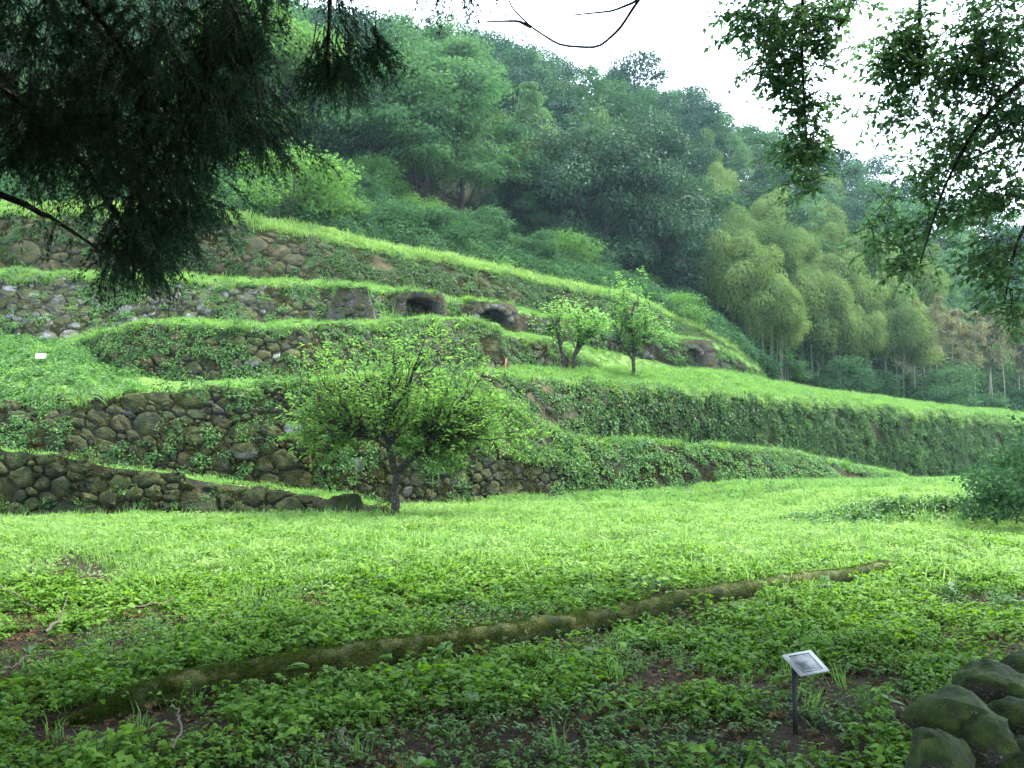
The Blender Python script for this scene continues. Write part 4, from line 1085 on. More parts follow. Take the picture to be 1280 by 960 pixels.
# ---- small trees on the meadow and the lower terrace: forked trunk, many fine rising branches, leaves along them
def fine_tree(seed, forks, reach_pts, leafm, ll, ntw, bark, nl=14, up=.35, r0=.12):
    """forks: list of (path, r_start, r_end) for trunk and limbs; reach_pts: outer ends to which fine branches run"""
    r = np.random.default_rng(seed); tb, cb = MB(), MB()
    joints = []
    for path, ra, rb in forks:
        path = np.array(path, dtype=float); n = len(path)
        tt = np.linspace(0, n - 1, n * 3); fine = np.stack([np.interp(tt, np.arange(n), path[:, j]) for j in range(3)], -1)
        fine[1:-1] += r.normal(0, .012, fine[1:-1].shape)
        rad = np.linspace(ra, rb, len(fine)) * r.uniform(.93, 1.07, len(fine))
        tube(tb, fine, rad, 9)
        joints += list(fine[len(fine) // 3:])
    joints = np.array(joints)
    hold = joints[joints[:, 2] > joints[:, 2].max() * .35]
    for e in reach_pts:
        d2 = np.linalg.norm(hold - e * np.array([.55, .55, .6]), axis=1); a = hold[np.argsort(d2)[r.integers(0, 4)]]
        bp = limb_path(r, a, e, 9, -.07, .16)
        tube(tb, bp, np.linspace(r0 * .22, r0 * .03, 9), 5, cap=False)
        for k in range(ntw):
            t = r.uniform(.22, 1.0); c = np.array([np.interp(t, np.linspace(0, 1, 9), bp[:, j]) for j in range(3)])
            out = unit(e - a) * 1.0 + r.normal(0, .5, 3); out[2] += up * .35
            out = unit(out); tl = r.uniform(.3, .75) * (1.25 - .45 * t)
            tw = c + out * np.linspace(0, tl, 4)[:, None]; tw[:, 2] -= np.linspace(0, 1, 4) ** 2 * tl * .15
            tube(tb, tw, [r0 * .035, r0 * .03, r0 * .02, r0 * .012], 3, cap=False)
            s_ = r.uniform(.1, 1.05, nl); pos = c + out * (s_ * tl)[:, None]; pos[:, 2] -= s_ ** 2 * tl * .15
            pos += r.normal(0, ll * .3, (nl, 3))
            side = unit(np.cross(out, [0, 0, 1.])) * r.choice([-1, 1], nl)[:, None]
            ld = side * .8 + out * .6 + r.normal(0, .3, (nl, 3)); ld[:, 2] -= .25
            nr = np.array([0, 0, 1.]) + r.normal(0, .35, (nl, 3))
            l_ = ll * r.uniform(.6, 1.3, nl)
            leaves(cb, pos, ld, nr, l_, l_ * .5, np.clip(r.normal(.5, .25, nl), 0, 1), .2, .15)
    return tb.mesh('trunk', M[bark], True), cb.mesh('crown', M[leafm])

rc = np.random.default_rng(5)
def crown_ends(n, boxes, r):
    """ends spread over the ellipsoid shells listed as (centre, radii, weight)"""
    out = []
    w = np.array([b_[2] for b_ in boxes]); w = w / w.sum()
    for k in range(n):
        c, ra, _ = boxes[r.choice(len(boxes), p=w)]
        d = rand_dirs(r, 1)[0]; d[2] = d[2] * .9 + .1
        out.append(np.array(c) + d * np.array(ra) * r.uniform(.4, 1.05))
    return out
# 1 m ~ 52.8 photo pixels at this tree
ends = crown_ends(165, [((-.6, 0, 2.6), (1.6, 1.5, 1.6), 4), ((.9, 0, 2.65), (1.5, 1.4, 1.5), 3.2), ((1.85, -.1, 2.1), (1.35, 1.0, .8), 2.2), ((-1.5, 0, 1.9), (1.1, .9, .8), 1.7), ((1.0, -.2, 1.45), (1.2, .9, .45), 1.1)], rc)
cherry = fine_tree(301, [([(0, 0, -.15), (.03, 0, .4), (.03, 0, .95)], .095, .072), ([(.02, 0, .9), (-.12, .03, 1.5), (-.28, .05, 2.05), (-.2, .1, 2.7)], .085, .04),
                         ([(.03, 0, .92), (.35, -.05, 1.2), (.68, -.1, 1.5), (1.2, -.1, 1.9), (1.6, -.1, 2.2)], .07, .025), ([(-.28, .05, 2.0), (-.7, 0, 2.5), (-.9, 0, 3.0)], .05, .02),
                         ([(-.2, .05, 2.0), (.25, .1, 2.7), (.5, .1, 3.3)], .05, .02), ([(-.1, 0, 1.4), (-.6, -.2, 1.7), (-1.2, -.2, 1.9)], .04, .02)],
                   ends, 'leaf_cherry', .088, 11, 'bark', 9)
root = empty('small_tree', tuple(P(493, 646, 20.6)))
root.location.z = float(zmeadow(np.array([root.location.x]), np.array([root.location.y]))[0]); root.scale = (1.12, 1.12, 1.12)
ob('trunk', cherry[0], root); ob('crown', cherry[1], root)
tag(root, 'small spreading tree with forked dark trunk standing at the edge of the meadow', 'tree', 'small trees planted on the terraces')
ends = crown_ends(60, [((0, 0, 3.0), (1.25, 1.2, 1.9), 3), ((.6, 0, 2.2), (1.4, 1.2, .9), 1)], rc)
ta = fine_tree(302, [([(0, 0, -.3), (.02, 0, .6), (.05, 0, 1.3), (-.05, 0, 2.3), (.1, 0, 3.4)], .09, .02), ([(.05, 0, 1.2), (.4, 0, 1.9), (.7, 0, 2.6)], .06, .02), ([(0, 0, 1.0), (-.4, 0, 1.6), (-.7, 0, 2.4)], .05, .02)],
               ends, 'leaf_young', .13, 7, 'bark', 7)
root = empty('small_tree', tuple(P(791, 479, 39.5))); root.scale = (1.2, 1.2, 1.08)
ob('trunk', ta[0], root); ob('crown', ta[1], root)
tag(root, 'slender light green tree, right one of the pair on the grassy terrace', 'tree', 'small trees planted on the terraces')
ends = crown_ends(55, [((.1, 0, 2.1), (1.35, 1.2, .95), 3), ((.9, 0, 1.9), (.8, .8, .7), 1)], rc)
tb_ = fine_tree(303, [([(-.1, 0, -.3), (-.2, 0, .6), (-.4, 0, 1.4), (-.5, 0, 2.0)], .085, .03), ([(.1, 0, -.3), (.2, 0, .7), (.45, 0, 1.5), (.5, 0, 2.2)], .075, .03), ([(.2, 0, .7), (.7, 0, 1.4), (1.1, 0, 1.9)], .06, .02)],
                ends, 'leaf_young', .125, 7, 'bark', 7)
root = empty('small_tree', tuple(P(711, 468, 37))); root.scale = (1.1,) * 3
ob('trunk', tb_[0], root); ob('crown', tb_[1], root)
tag(root, 'low two-stemmed tree, left one of the pair on the grassy terrace', 'tree', 'small trees planted on the terraces')

# ------------------------------------------------------------------ conifer whose branches hang into the upper left
def conifer():
    r = np.random.default_rng(401)
    root = empty('conifer_tree', (-6.8, 5.6, 0)); root.location.z = -.1
    tag(root, 'dark conifer with drooping needle sprays hanging into the upper left of the view', 'tree')
    O = np.array([-6.8, 5.6, -.1])
    tb = MB(); tube(tb, [(0, 0, -.3), (.05, 0, 3), (.1, .1, 8), (0, 0, 15)], [.42, .36, .27, .08], 14); ob('trunk', tb.mesh('trunk', M['bark'], True), root)
    # limbs, given as photo places with their distance
    limbs = [[(-330, -150, 5.4), (60, -60, 6.0), (190, 110, 6.2), (240, 180, 6.2)], [(-300, 60, 5.8), (0, 90, 6.4), (110, 210, 6.5), (170, 300, 6.4), (165, 350, 6.4)],
             [(-350, -320, 5.0), (60, -260, 5.4), (250, -120, 5.7), (320, 60, 5.8), (325, 170, 5.8)], [(-300, -500, 4.8), (150, -420, 5.2), (380, -200, 5.5), (416, -20, 5.6), (412, 120, 5.6)],
             [(-300, -520, 4.6), (300, -450, 5.0), (520, -200, 5.3), (575, 0, 5.4)], [(-320, -20, 6.4), (-60, 20, 6.9), (60, 150, 7.0), (60, 240, 7.0)],
             [(-320, -260, 6.4), (100, -150, 7.0), (240, 20, 7.2), (300, 60, 7.2)], [(-320, 120, 6.2), (20, 250, 6.6), (60, 270, 6.6), (130, 320, 6.5)]]
    for lm in limbs:
        pts = np.array([P(*a) for a in lm]) - O
        pts = np.vstack([[np.clip(pts[0][0] * .02, -.2, .2), 0, max(1.5, pts[0][2] + .3)], pts])
        t = np.linspace(0, len(pts) - 1, 16); path = np.stack([np.interp(t, np.arange(len(pts)), pts[:, j]) for j in range(3)], -1)
        for _ in range(2): path[1:-1] = (path[:-2] + path[1:-1] * 2 + path[2:]) / 4
        path[1:-1] += r.normal(0, .015, path[1:-1].shape)
        b_ = MB(); tube(b_, path, np.linspace(.05, .008, 16), 6); ob('branch', b_.mesh('branch', M['bark'], True), root)
    # needle sprays: (px, py, rx, ry, distance, depth, number)
    blobs = [(60, 60, 150, 150, 6.6, .9, 900), (200, 70, 120, 110, 6.4, .8, 700), (110, 160, 120, 100, 6.6, .7, 560), (262, 120, 80, 110, 6.0, .5, 560), (300, 170, 40, 40, 6.0, .3, 120), (40, 170, 80, 75, 6.8, .6, 520), (185, 235, 75, 60, 6.4, .5, 300),
             (175, 300, 52, 48, 6.4, .35, 260), (160, 335, 34, 28, 6.4, .25, 110), (225, 265, 25, 40, 6.3, .3, 90), (295, 40, 40, 60, 6.0, .4, 160), (340, 5, 18, 24, 5.7, .2, 34), (418, 85, 34, 42, 5.6, .22, 150), (455, 70, 26, 22, 5.6, .2, 34),
             (575, -6, 30, 16, 5.4, .2, 34), (300, -120, 340, 120, 5.6, 1.6, 900), (20, -160, 340, 160, 5.2, 1.8, 900)]
    mb = MB(); twm = MB()
    K = 7
    blobs = [(*a[:6], int(a[6] * 1.5)) for a in blobs]
    for (bx_, by_, rx, ry, Y, dep, n) in blobs:
        m_ = max(4, n // 8); d = rand_dirs(r, m_) * (r.random(m_) ** .45)[:, None]
        tb0 = np.array([P(bx_ + a[0] * rx, by_ - 22 + a[2] * -ry, Y + a[1] * dep) for a in d]) - O
        c = P(bx_, by_, Y) - O
        td = unit(tb0 - c + np.array([.05, 0, 0])) * .8; td[:, 2] = -.35 - .5 * r.random(m_); td = unit(td + r.normal(0, .25, (m_, 3))); tl = r.uniform(.25, .55, m_) * min(1, max(.35, rx / 85))
        for q0, o0, l0 in zip(tb0, td, tl): tube(twm, [q0 - o0 * .12 + np.array([0, 0, .02]), q0 + o0 * l0 * .5, q0 + o0 * l0 - np.array([0, 0, .12 * l0])], [.006, .004, .002], 3, cap=False)
        w_ = r.integers(0, m_, n); f_ = r.uniform(.0, 1, n)
        base = tb0[w_] + td[w_] * (tl[w_] * f_)[:, None]; base[:, 2] -= .12 * tl[w_] * f_ ** 2
        sd_ = unit(np.cross(td[w_], [0, 0, 1.])) * r.choice([-1, 1], n)[:, None]
        out = td[w_] * .7 + sd_ * .55 * r.uniform(.3, 1.2, n)[:, None] + r.normal(0, .14, (n, 3)); out[:, 2] -= .25; out = unit(out)
        L = r.uniform(.10, .24, n)
        # spine of each spray bends downward
        t = np.linspace(0, 1, K)
        spine = base[:, None, :] + out[:, None, :] * (L[:, None] * t)[..., None]; spine[..., 2] -= (L[:, None] * t ** 2) * .35
        tan = unit(np.gradient(spine, axis=1))
        for j in range(K):
            for m in range(4):
                q_ = unit(r.normal(size=(n, 3))); side = unit(q_ - (q_ * tan[:, j]).sum(-1, keepdims=True) * tan[:, j])
                nd = unit(tan[:, j] * .9 + side * .7)
                leaves(mb, spine[:, j], nd, q_, r.uniform(.03, .055, n), .007, np.clip(r.normal(.45, .25, n), 0, 1), .1, .0)
    ob('foliage', mb.mesh('foliage', M['needle']), root); ob('twigs', twm.mesh('twigs', M['bark'], True), root)['kind'] = 'stuff'
    # high crown above the picture that shades the foreground: coarser sprays
    mb = MB()
    n = 14000
    z = r.uniform(3.8, 14, n); a = r.uniform(0, 2 * np.pi, n); rad = (6.2 * (1 - (z - 4) / 12)) * np.sqrt(r.random(n))
    p_ = np.stack([np.cos(a) * rad, np.sin(a) * rad, z - .12 * rad], -1)
    px_, py_, fz = proj(p_ + O); k = (fz < -.8) | ((fz > 1.5) & ((py_ < -170) | (px_ < -330)))
    p_ = p_[k]; n = len(p_)
    d = np.stack([np.cos(a[k]), np.sin(a[k]), np.full(n, -.6)], -1) + r.normal(0, .3, (n, 3))
    leaves(mb, p_, d, rand_dirs(r, n) + np.array([0, 0, 1.]), r.uniform(.35, .7, n), .16, r.random(n), .1, .2)
    ob('upper_foliage', mb.mesh('upper_foliage', M['needle']), root)
conifer()

# the tall trees whose shade the camera stands in
def shade_tree(x, y, rad_, z0, z1, n, label, seed):
    r = np.random.default_rng(seed)
    root = empty('conifer_tree', (x, y, -.1)); tag(root, label, 'tree', 'tall trees around the viewpoint')
    tb = MB(); tube(tb, [(0, 0, -.3), (.05, 0, 3), (.1, .1, 8), (0, 0, z1)], [.35, .3, .22, .05], 12); ob('trunk', tb.mesh('trunk', M['bark'], True), root)
    mb = MB(); z = r.uniform(z0, z1, n); a = r.uniform(0, 2 * np.pi, n); rad = rad_ * (1 - .8 * (z - z0) / (z1 - z0)) * np.sqrt(r.random(n))
    p_ = np.stack([np.cos(a) * rad, np.sin(a) * rad, z - .12 * rad], -1)
    px_, py_, fz = proj(p_ + np.array([x, y, 0])); k = (fz < -.8) | ((fz > 2) & ((py_ < -260) | (px_ < -330) | (px_ > 1600)))
    p_ = p_[k]; n = len(p_); a = a[k]
    d = np.stack([np.cos(a), np.sin(a), np.full(n, -.6)], -1) + r.normal(0, .3, (n, 3))
    leaves(mb, p_, d, rand_dirs(r, n) + np.array([0, 0, 1.]), r.uniform(.4, .8, n), .2, r.random(n), .1, .2)
    ob('foliage', mb.mesh('foliage', M['needle']), root)
shade_tree(-2.6, -2.5, 5.5, 4.2, 13, 7000, 'tall conifer just behind the viewpoint, left', 71)
shade_tree(3.4, -3.0, 5.5, 4.4, 13, 7000, 'tall conifer just behind the viewpoint, right', 72)
shade_tree(-9.5, 11.5, 4.6, 4.5, 14, 5000, 'tall conifer beyond the left edge of the view', 73)

# ------------------------------------------------------------------ broadleaf tree reaching in from the upper right
def overhang():
    r = np.random.default_rng(402)
    O = np.array([6.6, 7.4, -.2]); root = empty('overhanging_tree', tuple(O))
    tag(root, 'broadleaf tree with leafy branches hanging across the sky at upper right', 'tree')
    tb = MB(); tube(tb, [(0, 0, -.4), (.1, 0, 2.5), (-.2, 0, 6), (-.4, .2, 11)], [.3, .24, .18, .06], 12); ob('trunk', tb.mesh('trunk', M['bark'], True), root)
    limbs = [([(1500, -150, 7.4), (1300, -120, 7.6), (1150, -80, 7.8), (1149, 60, 7.8), (1150, 110, 7.8)], .05), ([(1480, -260, 7.4), (1250, -260, 7.6), (1010, -160, 7.8), (1000, 60, 7.8), (1010, 190, 7.8)], .05),
             ([(1500, 60, 7.4), (1330, 60, 7.6), (1230, 140, 7.7), (1180, 230, 7.8), (1150, 330, 7.8)], .04), ([(1480, 160, 7.4), (1330, 200, 7.3), (1270, 300, 7.2), (1255, 380, 7.2)], .04),
             ([(1500, 0, 7.4), (1340, 10, 8.4), (1210, 60, 8.6), (1100, 80, 8.7)], .04), ([(1500, 120, 7.4), (1350, 150, 8.4), (1230, 190, 8.6), (1150, 230, 8.7)], .04)]
    for lm, rd in limbs:
        pts = np.array([P(*a) for a in lm]) - O
        pts = np.vstack([[-.1, 0, max(1.5, pts[0][2])], pts]); t = np.linspace(0, len(pts) - 1, 20); path = np.stack([np.interp(t, np.arange(len(pts)), pts[:, j]) for j in range(3)], -1)
        for _ in range(2): path[1:-1] = (path[:-2] + path[1:-1] * 2 + path[2:]) / 4
        b_ = MB(); tube(b_, path, np.linspace(rd, .006, 20), 6); ob('branch', b_.mesh('branch', M['bark'], True), root)
    # bare twig against the sky
    for tw in ([(1000, -190, 7.8), (860, -80, 7.4), (798, 0, 7.2), (775, 36, 7.2), (748, 60, 7.2), (700, 57, 7.2), (664, 34, 7.2), (640, 10, 7.2), (634, -6, 7.2)], [(664, 34, 7.2), (648, 26, 7.2), (608, 27, 7.2)],
               [(820, -30, 7.3), (795, 2, 7.2), (765, 14, 7.2), (714, 19, 7.2)]):
        pts = np.array([P(*a) for a in tw]) - O; n = len(pts); t = np.linspace(0, n - 1, n * 4); path = np.stack([np.interp(t, np.arange(n), pts[:, j]) for j in range(3)], -1)
        path[1:-1] = (path[:-2] + path[1:-1] * 2 + path[2:]) / 4
        b_ = MB(); tube(b_, path, np.linspace(.016, .006, len(path)), 5); ob('bare_twig', b_.mesh('bare_twig', M['bark'], True), root)
    blobs = [(955, 20, 48, 40, 7.8, .5, 110), (1020, 30, 45, 45, 7.8, .5, 110), (985, 80, 45, 35, 7.8, .4, 80), (1010, 130, 30, 35, 7.8, .35, 60), (1008, 185, 32, 30, 7.8, .3, 60), (1010, 225, 22, 20, 7.8, .3, 18), (1055, 5, 30, 12, 7.8, .3, 24),
             (1115, 65, 48, 32, 7.9, .4, 90), (1145, 35, 40, 30, 7.8, .4, 60), (1175, 90, 50, 45, 8.0, .5, 130), (1120, 135, 36, 28, 8.2, .4, 46), (1235, 70, 55, 45, 7.8, .6, 150), (1260, 140, 45, 40, 7.7, .5, 100), (1190, 160, 45, 30, 8.4, .5, 70),
             (1220, 195, 55, 30, 8.2, .5, 84), (1160, 215, 40, 26, 8.6, .4, 52), (1255, 240, 40, 30, 7.8, .5, 80), (1120, 285, 50, 45, 8.4, .5, 70), (1190, 255, 40, 30, 8.3, .4, 60), (1255, 320, 35, 40, 7.3, .4, 70), (1268, 375, 22, 28, 7.2, .3, 34),
             (1140, 330, 30, 25, 8.2, .3, 22), (1240, 15, 60, 25, 7.6, .5, 60), (1330, 100, 60, 200, 7.4, .8, 200), (1200, -160, 260, 120, 7.0, 1.6, 520), (1450, -300, 240, 240, 7.0, 2.4, 560)]
    blobs = [(*a[:6], int(a[6] * (1.15 if a[0] < 1060 else 1.0))) for a in blobs]
    mb = MB(); tw_mb = MB()
    for (bx_, by_, rx, ry, Y, dep, n) in blobs:
        d = rand_dirs(r, n) * (r.random(n) ** .5)[:, None]
        base = np.array([P(bx_ + a[0] * rx, by_ - a[2] * ry, Y + a[1] * dep) for a in d]) - O
        out = np.stack([r.normal(-.3, .6, n), r.normal(0, .6, n), r.normal(-.25, .3, n)], -1); out = unit(out); L = r.uniform(.18, .42, n)
        for q0, o0, l0 in zip(base, out, L): tube(tw_mb, [q0 - o0 * .06, q0 + o0 * l0 * .5 + np.array([0, 0, -.04 * l0]), q0 + o0 * l0 + np.array([0, 0, -.15 * l0])], [.004, .003, .0015], 3, cap=False)
        for j in range(9):
            t = r.uniform(.05, 1, n); pos = base + out * (L * t)[:, None] + r.normal(0, .012, (n, 3)); pos[:, 2] -= t ** 2 * L * .15
            side = unit(np.cross(out, [0, 0, 1.])) * r.choice([-1, 1], n)[:, None]
            ld = side + out * .5 + r.normal(0, .35, (n, 3)); ld[:, 2] -= .3
            nr = np.array([0, 0, 1.]) + r.normal(0, .5, (n, 3)); l_ = r.uniform(.045, .085, n)
            leaves(mb, pos, ld, nr, l_, l_ * .52, np.clip(r.normal(.5, .22, n), 0, 1), .18, .15)
    ob('crown', mb.mesh('crown', M['leaf_over']), root)
    ob('twigs', tw_mb.mesh('twigs', M['bark'], True), root)['kind'] = 'stuff'
    # the canopy spreading over the viewpoint, above the picture
    n = 60000; x_ = r.uniform(-12, 10, n); y_ = r.uniform(-7, 12.5, n); z_ = r.uniform(5.2, 12, n)
    w_ = np.stack([x_, y_, z_], -1); px_, py_, fz = proj(w_)
    w_ = w_[((fz < .5) | (py_ < -90)) & (vnoise(w_, .55, 2) > .50 + .15 * smooth(3, 12.5, w_[:, 1] - .35 * w_[:, 0] * 0))]; n = len(w_)
    m2 = MB(); leaves(m2, w_ - O, rand_dirs(r, n) * np.array([1, 1, .4]), rand_dirs(r, n) * .5 + np.array([0, 0, 1.]), r.uniform(.25, .5, n), r.uniform(.18, .3, n), r.random(n), .15, .2)
    ob('high_canopy', m2.mesh('high_canopy', M['leaf_over']), root)
    b_ = MB()
    for e in ((-3, -1, 7.2), (0, 4, 7.4), (-6, 3, 7.4), (2, -5, 7.0), (-2, 7, 7.6)): tube(b_, limb_path(r, np.array([-.2, 0, 6.0]), np.array(e) - O, 9, .05, .05), np.linspace(.12, .02, 9), 6)
    ob('canopy_limbs', b_.mesh('canopy_limbs', M['bark'], True), root)
overhang()

# ------------------------------------------------------------------ foreground things
def mossy_log():
    r = np.random.default_rng(51)
    mb = MB()
    n = 190; t = np.linspace(0, len(LOG) - 1, n)
    c = np.stack([np.interp(t, np.arange(len(LOG)), LOG[:, j]) for j in range(2)], -1)
    for _ in range(120): c[1:-1] = (c[:-2] + c[1:-1] * 2 + c[2:]) / 4
    c[:, 0] += (vnoise(np.stack([t * 3, t * 0, t * 0], -1), 1, 2) - .5) * .05
    rad = .097 + .018 * (vnoise(np.stack([t * 4, t * 0 + 9, t * 0], -1), 1, 2) - .5)
    rad *= smooth(-.1, 1.2, t) * .6 + .4; rad *= 1 - .1 * smooth(4.3, 5, t)
    zz = zmeadow(c[:, 0], c[:, 1] - .25)
    for _ in range(200): zz[1:-1] = (zz[:-2] + zz[1:-1] * 2 + zz[2:]) / 4
    z = zz + rad * .85 - .05 * (1 - smooth(0, 1.2, t))
    pts = np.stack([c, z[:, None]], 1).reshape(0, 3) if False else np.column_stack([c, z])
    sides = 14; ang = np.linspace(0, 2 * np.pi, sides, endpoint=False)
    tn = unit(np.gradient(pts, axis=0)); a = unit(np.cross(tn, [0, 0, 1.])); b_ = np.cross(a, tn)
    sq = lambda v: np.sign(v) * np.abs(v) ** .72
    V = pts[:, None] + (a[:, None] * sq(np.cos(ang))[None, :, None] * 1.1 + b_[:, None] * sq(np.sin(ang))[None, :, None]) * rad[:, None, None]
    nz = (vnoise(V.reshape(-1, 3), 11, 3) - .5).reshape(n, sides); V += (V - pts[:, None]) * nz[..., None] * .7
    i_ = np.arange(n * sides).reshape(n, sides)
    q_ = np.stack([i_[:-1], np.roll(i_[:-1], -1, 1), np.roll(i_[1:], -1, 1), i_[1:]], -1).reshape(-1, 4)
    V = V.reshape(-1, 3); V = np.vstack([V, pts[0], pts[-1]]); e0, e1 = i_[0], i_[-1]
    T = np.concatenate([np.stack([np.roll(e0, -1), e0, np.full(sides, n * sides)], -1), np.stack([e1, np.roll(e1, -1), np.full(sides, n * sides + 1)], -1)])
    o = ob('fallen_log', mesh_np('fallen_log', V, [q_, T], M['moss_log'], None, True))
    tag(o, 'long moss-covered log lying diagonally across the foreground weeds', 'log')
    # moss pile: short upright hairs on its upper side
    nn = 60000; k = r.integers(0, n - 1, nn); f = r.random(nn); an = r.uniform(.1, np.pi - .1, nn)
    pp = pts[k] * (1 - f)[:, None] + pts[k + 1] * f[:, None]; R_ = (rad[k] * (1 - f) + rad[k + 1] * f)
    dirn = a[k] * (np.cos(an) * 1.12)[:, None] + b_[k] * np.sin(an)[:, None]
    pos = pp + dirn * (R_ * r.uniform(.92, 1.08, nn))[:, None]
    m2 = MB(); leaves(m2, pos, dirn + r.normal(0, .5, (nn, 3)), r.normal(size=(nn, 3)), r.uniform(.008, .024, nn), .005, r.random(nn), .1, .2)
    h = ob('moss', m2.mesh('moss', M['mossleaf_log']), o); h['kind'] = 'stuff'
M['mossleaf_log'] = leaf_mat('mossleaf_log', (.016, .034, .005), (.078, .115, .02), .3, .8, .1)
mossy_log()

def rock(r, size, sub=3, rough=.28):
    import bmesh
    bm = bmesh.new(); bmesh.ops.create_icosphere(bm, subdivisions=sub, radius=1)
    V = np.array([v.co[:] for v in bm.verts]); s = r.uniform(0, 50, 3)
    # flatten some faces for a blocky boulder
    for k in range(7):
        d = rand_dirs(r, 1)[0]; lim = r.uniform(.62, .85); x = V @ d; V -= np.maximum(x - lim, 0)[:, None] * d * .85
    V *= (1 + (vnoise(V * 1.0 + s, 1.6, 3) - .5) * rough * 2 + (vnoise(V + s, 6, 3) - .5) * .22)[:, None]
    V *= np.array(size)
    F = np.array([[v.index for v in f.verts] for f in bm.faces]); bm.free()
    return V, F
def boulders():
    r = np.random.default_rng(61)
    # photo places of the boulders of the wall corner at lower right
    spec = [((1192, 900, 3.72), (.165, .20, .125), 'broad moss-topped boulder nearest the sign at the lower right'), ((1238, 862, 4.2), (.17, .19, .13), 'moss-topped boulder second from the sign, in the top row of the corner wall'),
            ((1285, 846, 4.6), (.17, .18, .13), 'moss-topped boulder at the right edge, last of the top row'), ((1172, 950, 3.42), (.11, .15, .13), 'narrow dark boulder below the broad moss-topped one'),
            ((1228, 945, 3.55), (.12, .15, .14), 'dark boulder in the lower row of the corner wall, second from the left'), ((1272, 915, 3.9), (.14, .16, .14), 'dark boulder in the lower row at the right edge'),
            ((1278, 965, 3.5), (.13, .15, .13), 'dark boulder in the bottom right corner of the view')]
    for (a, s, lab) in spec:
        p_ = P(*a); V, F = rock(r, s, 4)
        o = ob('mossy_boulder', mesh_np('mossy_boulder', V, [F], M['boulder'], None, True), None, p_); o.rotation_euler = (r.uniform(-.2, .2), r.uniform(-.2, .2), r.uniform(0, 6))
        tag(o, lab, 'boulder', 'mossy boulders at lower right')
boulders()

def box_v(w, d, h):
    x, y, z = w / 2, d / 2, h / 2
    V = np.array([(-x, -y, -z), (x, -y, -z), (x, y, -z), (-x, y, -z), (-x, -y, z), (x, -y, z), (x, y, z), (-x, y, z)])
    Q = np.array([(0, 3, 2, 1), (4, 5, 6, 7), (0, 1, 5, 4), (1, 2, 6, 5), (2, 3, 7, 6), (3, 0, 4, 7)])
    return V, Q
def bevel_box(name, w, d, h, mat, parent, loc, rot=(0, 0, 0), bev=.004):
    import bmesh
    V, Q = box_v(w, d, h); me = mesh_np(name, V, [Q], mat)
    bm = bmesh.new(); bm.from_mesh(me); bmesh.ops.bevel(bm, geom=bm.edges[:], offset=bev, segments=2, affect='EDGES'); bm.to_mesh(me); bm.free()
    o = ob(name, me, parent, loc); o.rotation_euler = rot; return o
def sign():
    b_ = P(994, 905, 5.12); b_[2] = float(zmeadow(b_[:1], b_[1:2])[0])
    root = empty('information_sign', tuple(b_)); tag(root, 'small slanted metal information plaque on a thin black post in the foreground weeds', 'sign')
    bevel_box('post', .026, .012, .46, M['post'], root, (0, 0, .14))
    rot = (math.radians(52), math.radians(0), math.radians(-24))
    R_ = Matrix.Rotation(rot[2], 4, 'Z') @ Matrix.Rotation(rot[0] - math.radians(90), 4, 'X')
    R_ = Matrix.Rotation(math.radians(22), 4, 'Z') @ Matrix.Rotation(math.radians(32), 4, 'X') @ Matrix.Rotation(math.radians(4), 4, 'Z')
    c = Vector((.06, -.02, .395))
    e = R_.to_euler()
    pl = bevel_box('plaque', .215, .165, .008, M['board'], root, c, e, .002)
    def on_plaque(name, w, h, x, y, mat, lift):
        o = bevel_box(name, w, h, .0012, mat, pl, (x, y, .004 + lift), (0, 0, 0), .0003); return o
    for (w, h, x, y) in ((.15, .006, 0, .062), (.15, .006, 0, -.062), (.006, .118, -.072, 0), (.006, .118, .072, 0)): on_plaque('border', w, h, x, y, M['board_line'], .0008)
    on_plaque('printed_panel', .125, .106, 0, 0, M['board_grey'], .0006)
    for k, (w, y) in enumerate([(.05, .04), (.05, -.04)]):
        pass
sign()
b_ = P(50, 466, 27.5)
sg = empty('white_tag', tuple(b_)); tag(sg, 'tiny white marker plate on the green slope at the far left', 'sign')
bevel_box('plate', .30, .02, .17, M['white'], sg, (0, 0, .52), (math.radians(-20), 0, .1)); bevel_box('post', .03, .03, .8, M['post'], sg, (0, .03, .15))
b_ = P(631, 468, 34.6)
stk = ob('marker_stake', (lambda mb: (tube(mb, [(0, 0, -.3), (.02, 0, .3), (.05, 0, .62)], [.03, .03, .025], 6), mb.mesh('marker_stake', M['orange']))[1])(MB()), None, b_); tag(stk, 'thin orange stake at the foot of the middle tier wall', 'stake')

def fallen_twig(pts, rad, label, seed):
    r = np.random.default_rng(seed); a = []
    for (x, y) in pts:
        Y = EYE * FPX / max(40, (y - HOR)); q_ = P(x, y, Y); a.append(q_)
    a = np.array(a); n = len(a); t = np.linspace(0, n - 1, n * 5); path = np.stack([np.interp(t, np.arange(n), a[:, j]) for j in range(3)], -1)
    path[:, 2] = zmeadow(path[:, 0], path[:, 1]) + .11 + r.normal(0, .01, len(path)); path[1:-1] = (path[:-2] + path[1:-1] + path[2:]) / 3
    path[1:-1] += r.normal(0, .006, path[1:-1].shape)
    mb = MB(); tube(mb, path, np.linspace(rad, rad * .45, len(path)), 6)
    k = len(path) // 2; e = path[k] + unit(path[-1] - path[0]) * .18 + r.normal(0, .08, 3); tube(mb, [path[k], (path[k] + e) / 2 + r.normal(0, .01, 3), e], [rad * .55, rad * .4, rad * .25], 5)
    tag(ob('fallen_branch', mb.mesh('fallen_branch', M['twig'], True)), label, 'branch', 'dead branches lying in the weeds')
fallen_twig([(0, 745), (25, 758), (48, 772)], .012, 'dead branch lying at the left edge beside the bare soil', 1)
fallen_twig([(55, 805), (70, 797), (82, 783)], .014, 'short pale dead stick left of the log end', 2)
fallen_twig([(165, 770), (205, 762), (245, 742)], .010, 'thin dead twig lying in the weeds above the log', 3)
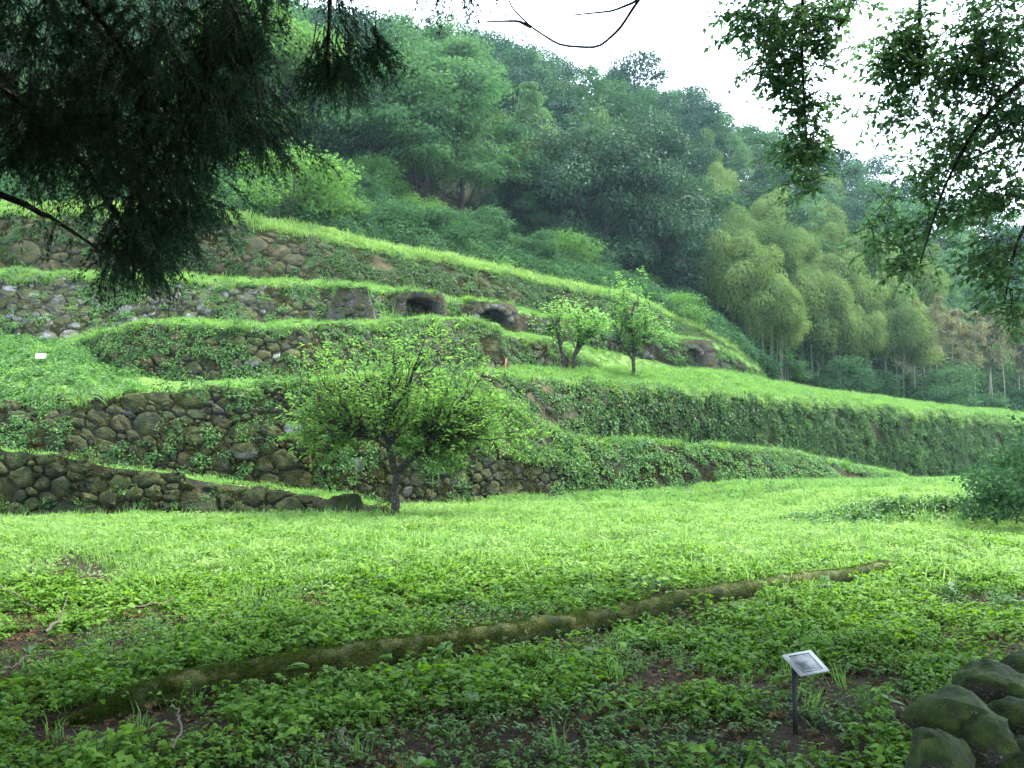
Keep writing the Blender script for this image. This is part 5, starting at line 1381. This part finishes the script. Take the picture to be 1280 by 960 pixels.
fallen_twig([(0, 850), (20, 842), (38, 830)], .012, 'dead stick at the left edge below the bare soil', 4)
fallen_twig([(215, 950), (228, 930), (222, 905), (215, 893)], .007, 'curled pale twig in the weeds at the bottom left', 5)
fallen_twig([(432, 955), (428, 938), (430, 928)], .006, 'short curled twig at the bottom edge', 6)

# ------------------------------------------------------------------ labels for the wood, by kind and order from the left
ORD = ['first', 'second', 'third', 'fourth', 'fifth', 'sixth', 'seventh', 'eighth', 'ninth', 'tenth', 'eleventh', 'twelfth', 'thirteenth', 'fourteenth', 'fifteenth', 'sixteenth', 'seventeenth', 'eighteenth', 'nineteenth', 'twentieth']
def ordw(k):
    if k < 20: return ORD[k]
    tens = {2: 'twenty', 3: 'thirty', 4: 'forty', 5: 'fifty', 6: 'sixty', 7: 'seventy'}[(k + 1) // 10]; u_ = (k + 1) % 10
    if u_ == 0: return tens[:-1] + 'ieth'
    return tens + '-' + ORD[u_ - 1]
DESC = {'bright': 'bright yellow-green forest tree', 'oak': 'leafy mid-green forest tree', 'ever': 'dark evergreen forest tree', 'acacia': 'light green forest tree with flat leafy layers', 'bamboo': 'olive plume of bamboo', 'feather': 'pale feathery tall bamboo',
        'dry': 'straw-coloured dry bamboo cane', 'vine': 'tall dark vine-covered tree'}
rows = {}
for kind, o in FOREST:
    if 'label' in o: continue
    h = o.location.z - 0
    Y = o.location.y
    row = 'on the ridge' if Y > 122 else ('halfway up the hill' if Y > 96 else 'low on the hill')
    if kind in ('dry', 'vine'): row = 'at the forest edge'
    rows.setdefault((kind, row), []).append(o)
for (kind, row), lst in rows.items():
    lst.sort(key=lambda o: o.location.x / o.location.y)
    for k, o in enumerate(lst):
        o['label'] = '%s %s, %s from the left' % (DESC[kind], row, ordw(k)); o['group'] = {'bamboo': 'bamboo on the hill', 'feather': 'bamboo on the hill', 'dry': 'dry canes at the forest edge'}.get(kind, 'forest trees on the hill')

# ------------------------------------------------------------------ air
m, nt, out = nodes('haze_air'); vol = N(nt, 'ShaderNodeVolumePrincipled')
vol.inputs['Color'].default_value = (.55, .80, 1.0, 1); vol.inputs['Density'].default_value = .0002; vol.inputs['Anisotropy'].default_value = .4
nt.links.new(vol.outputs[0], out.inputs['Volume'])
V, Q = box_v(800, 420, 110)
hz = ob('haze', mesh_np('haze', V, [Q], m), None, (30, 130, 51)); tag(hz, kind='stuff')
print('SCENE objects', len(bpy.data.objects), 'tris', sum(len(x.polygons) for x in bpy.data.meshes))
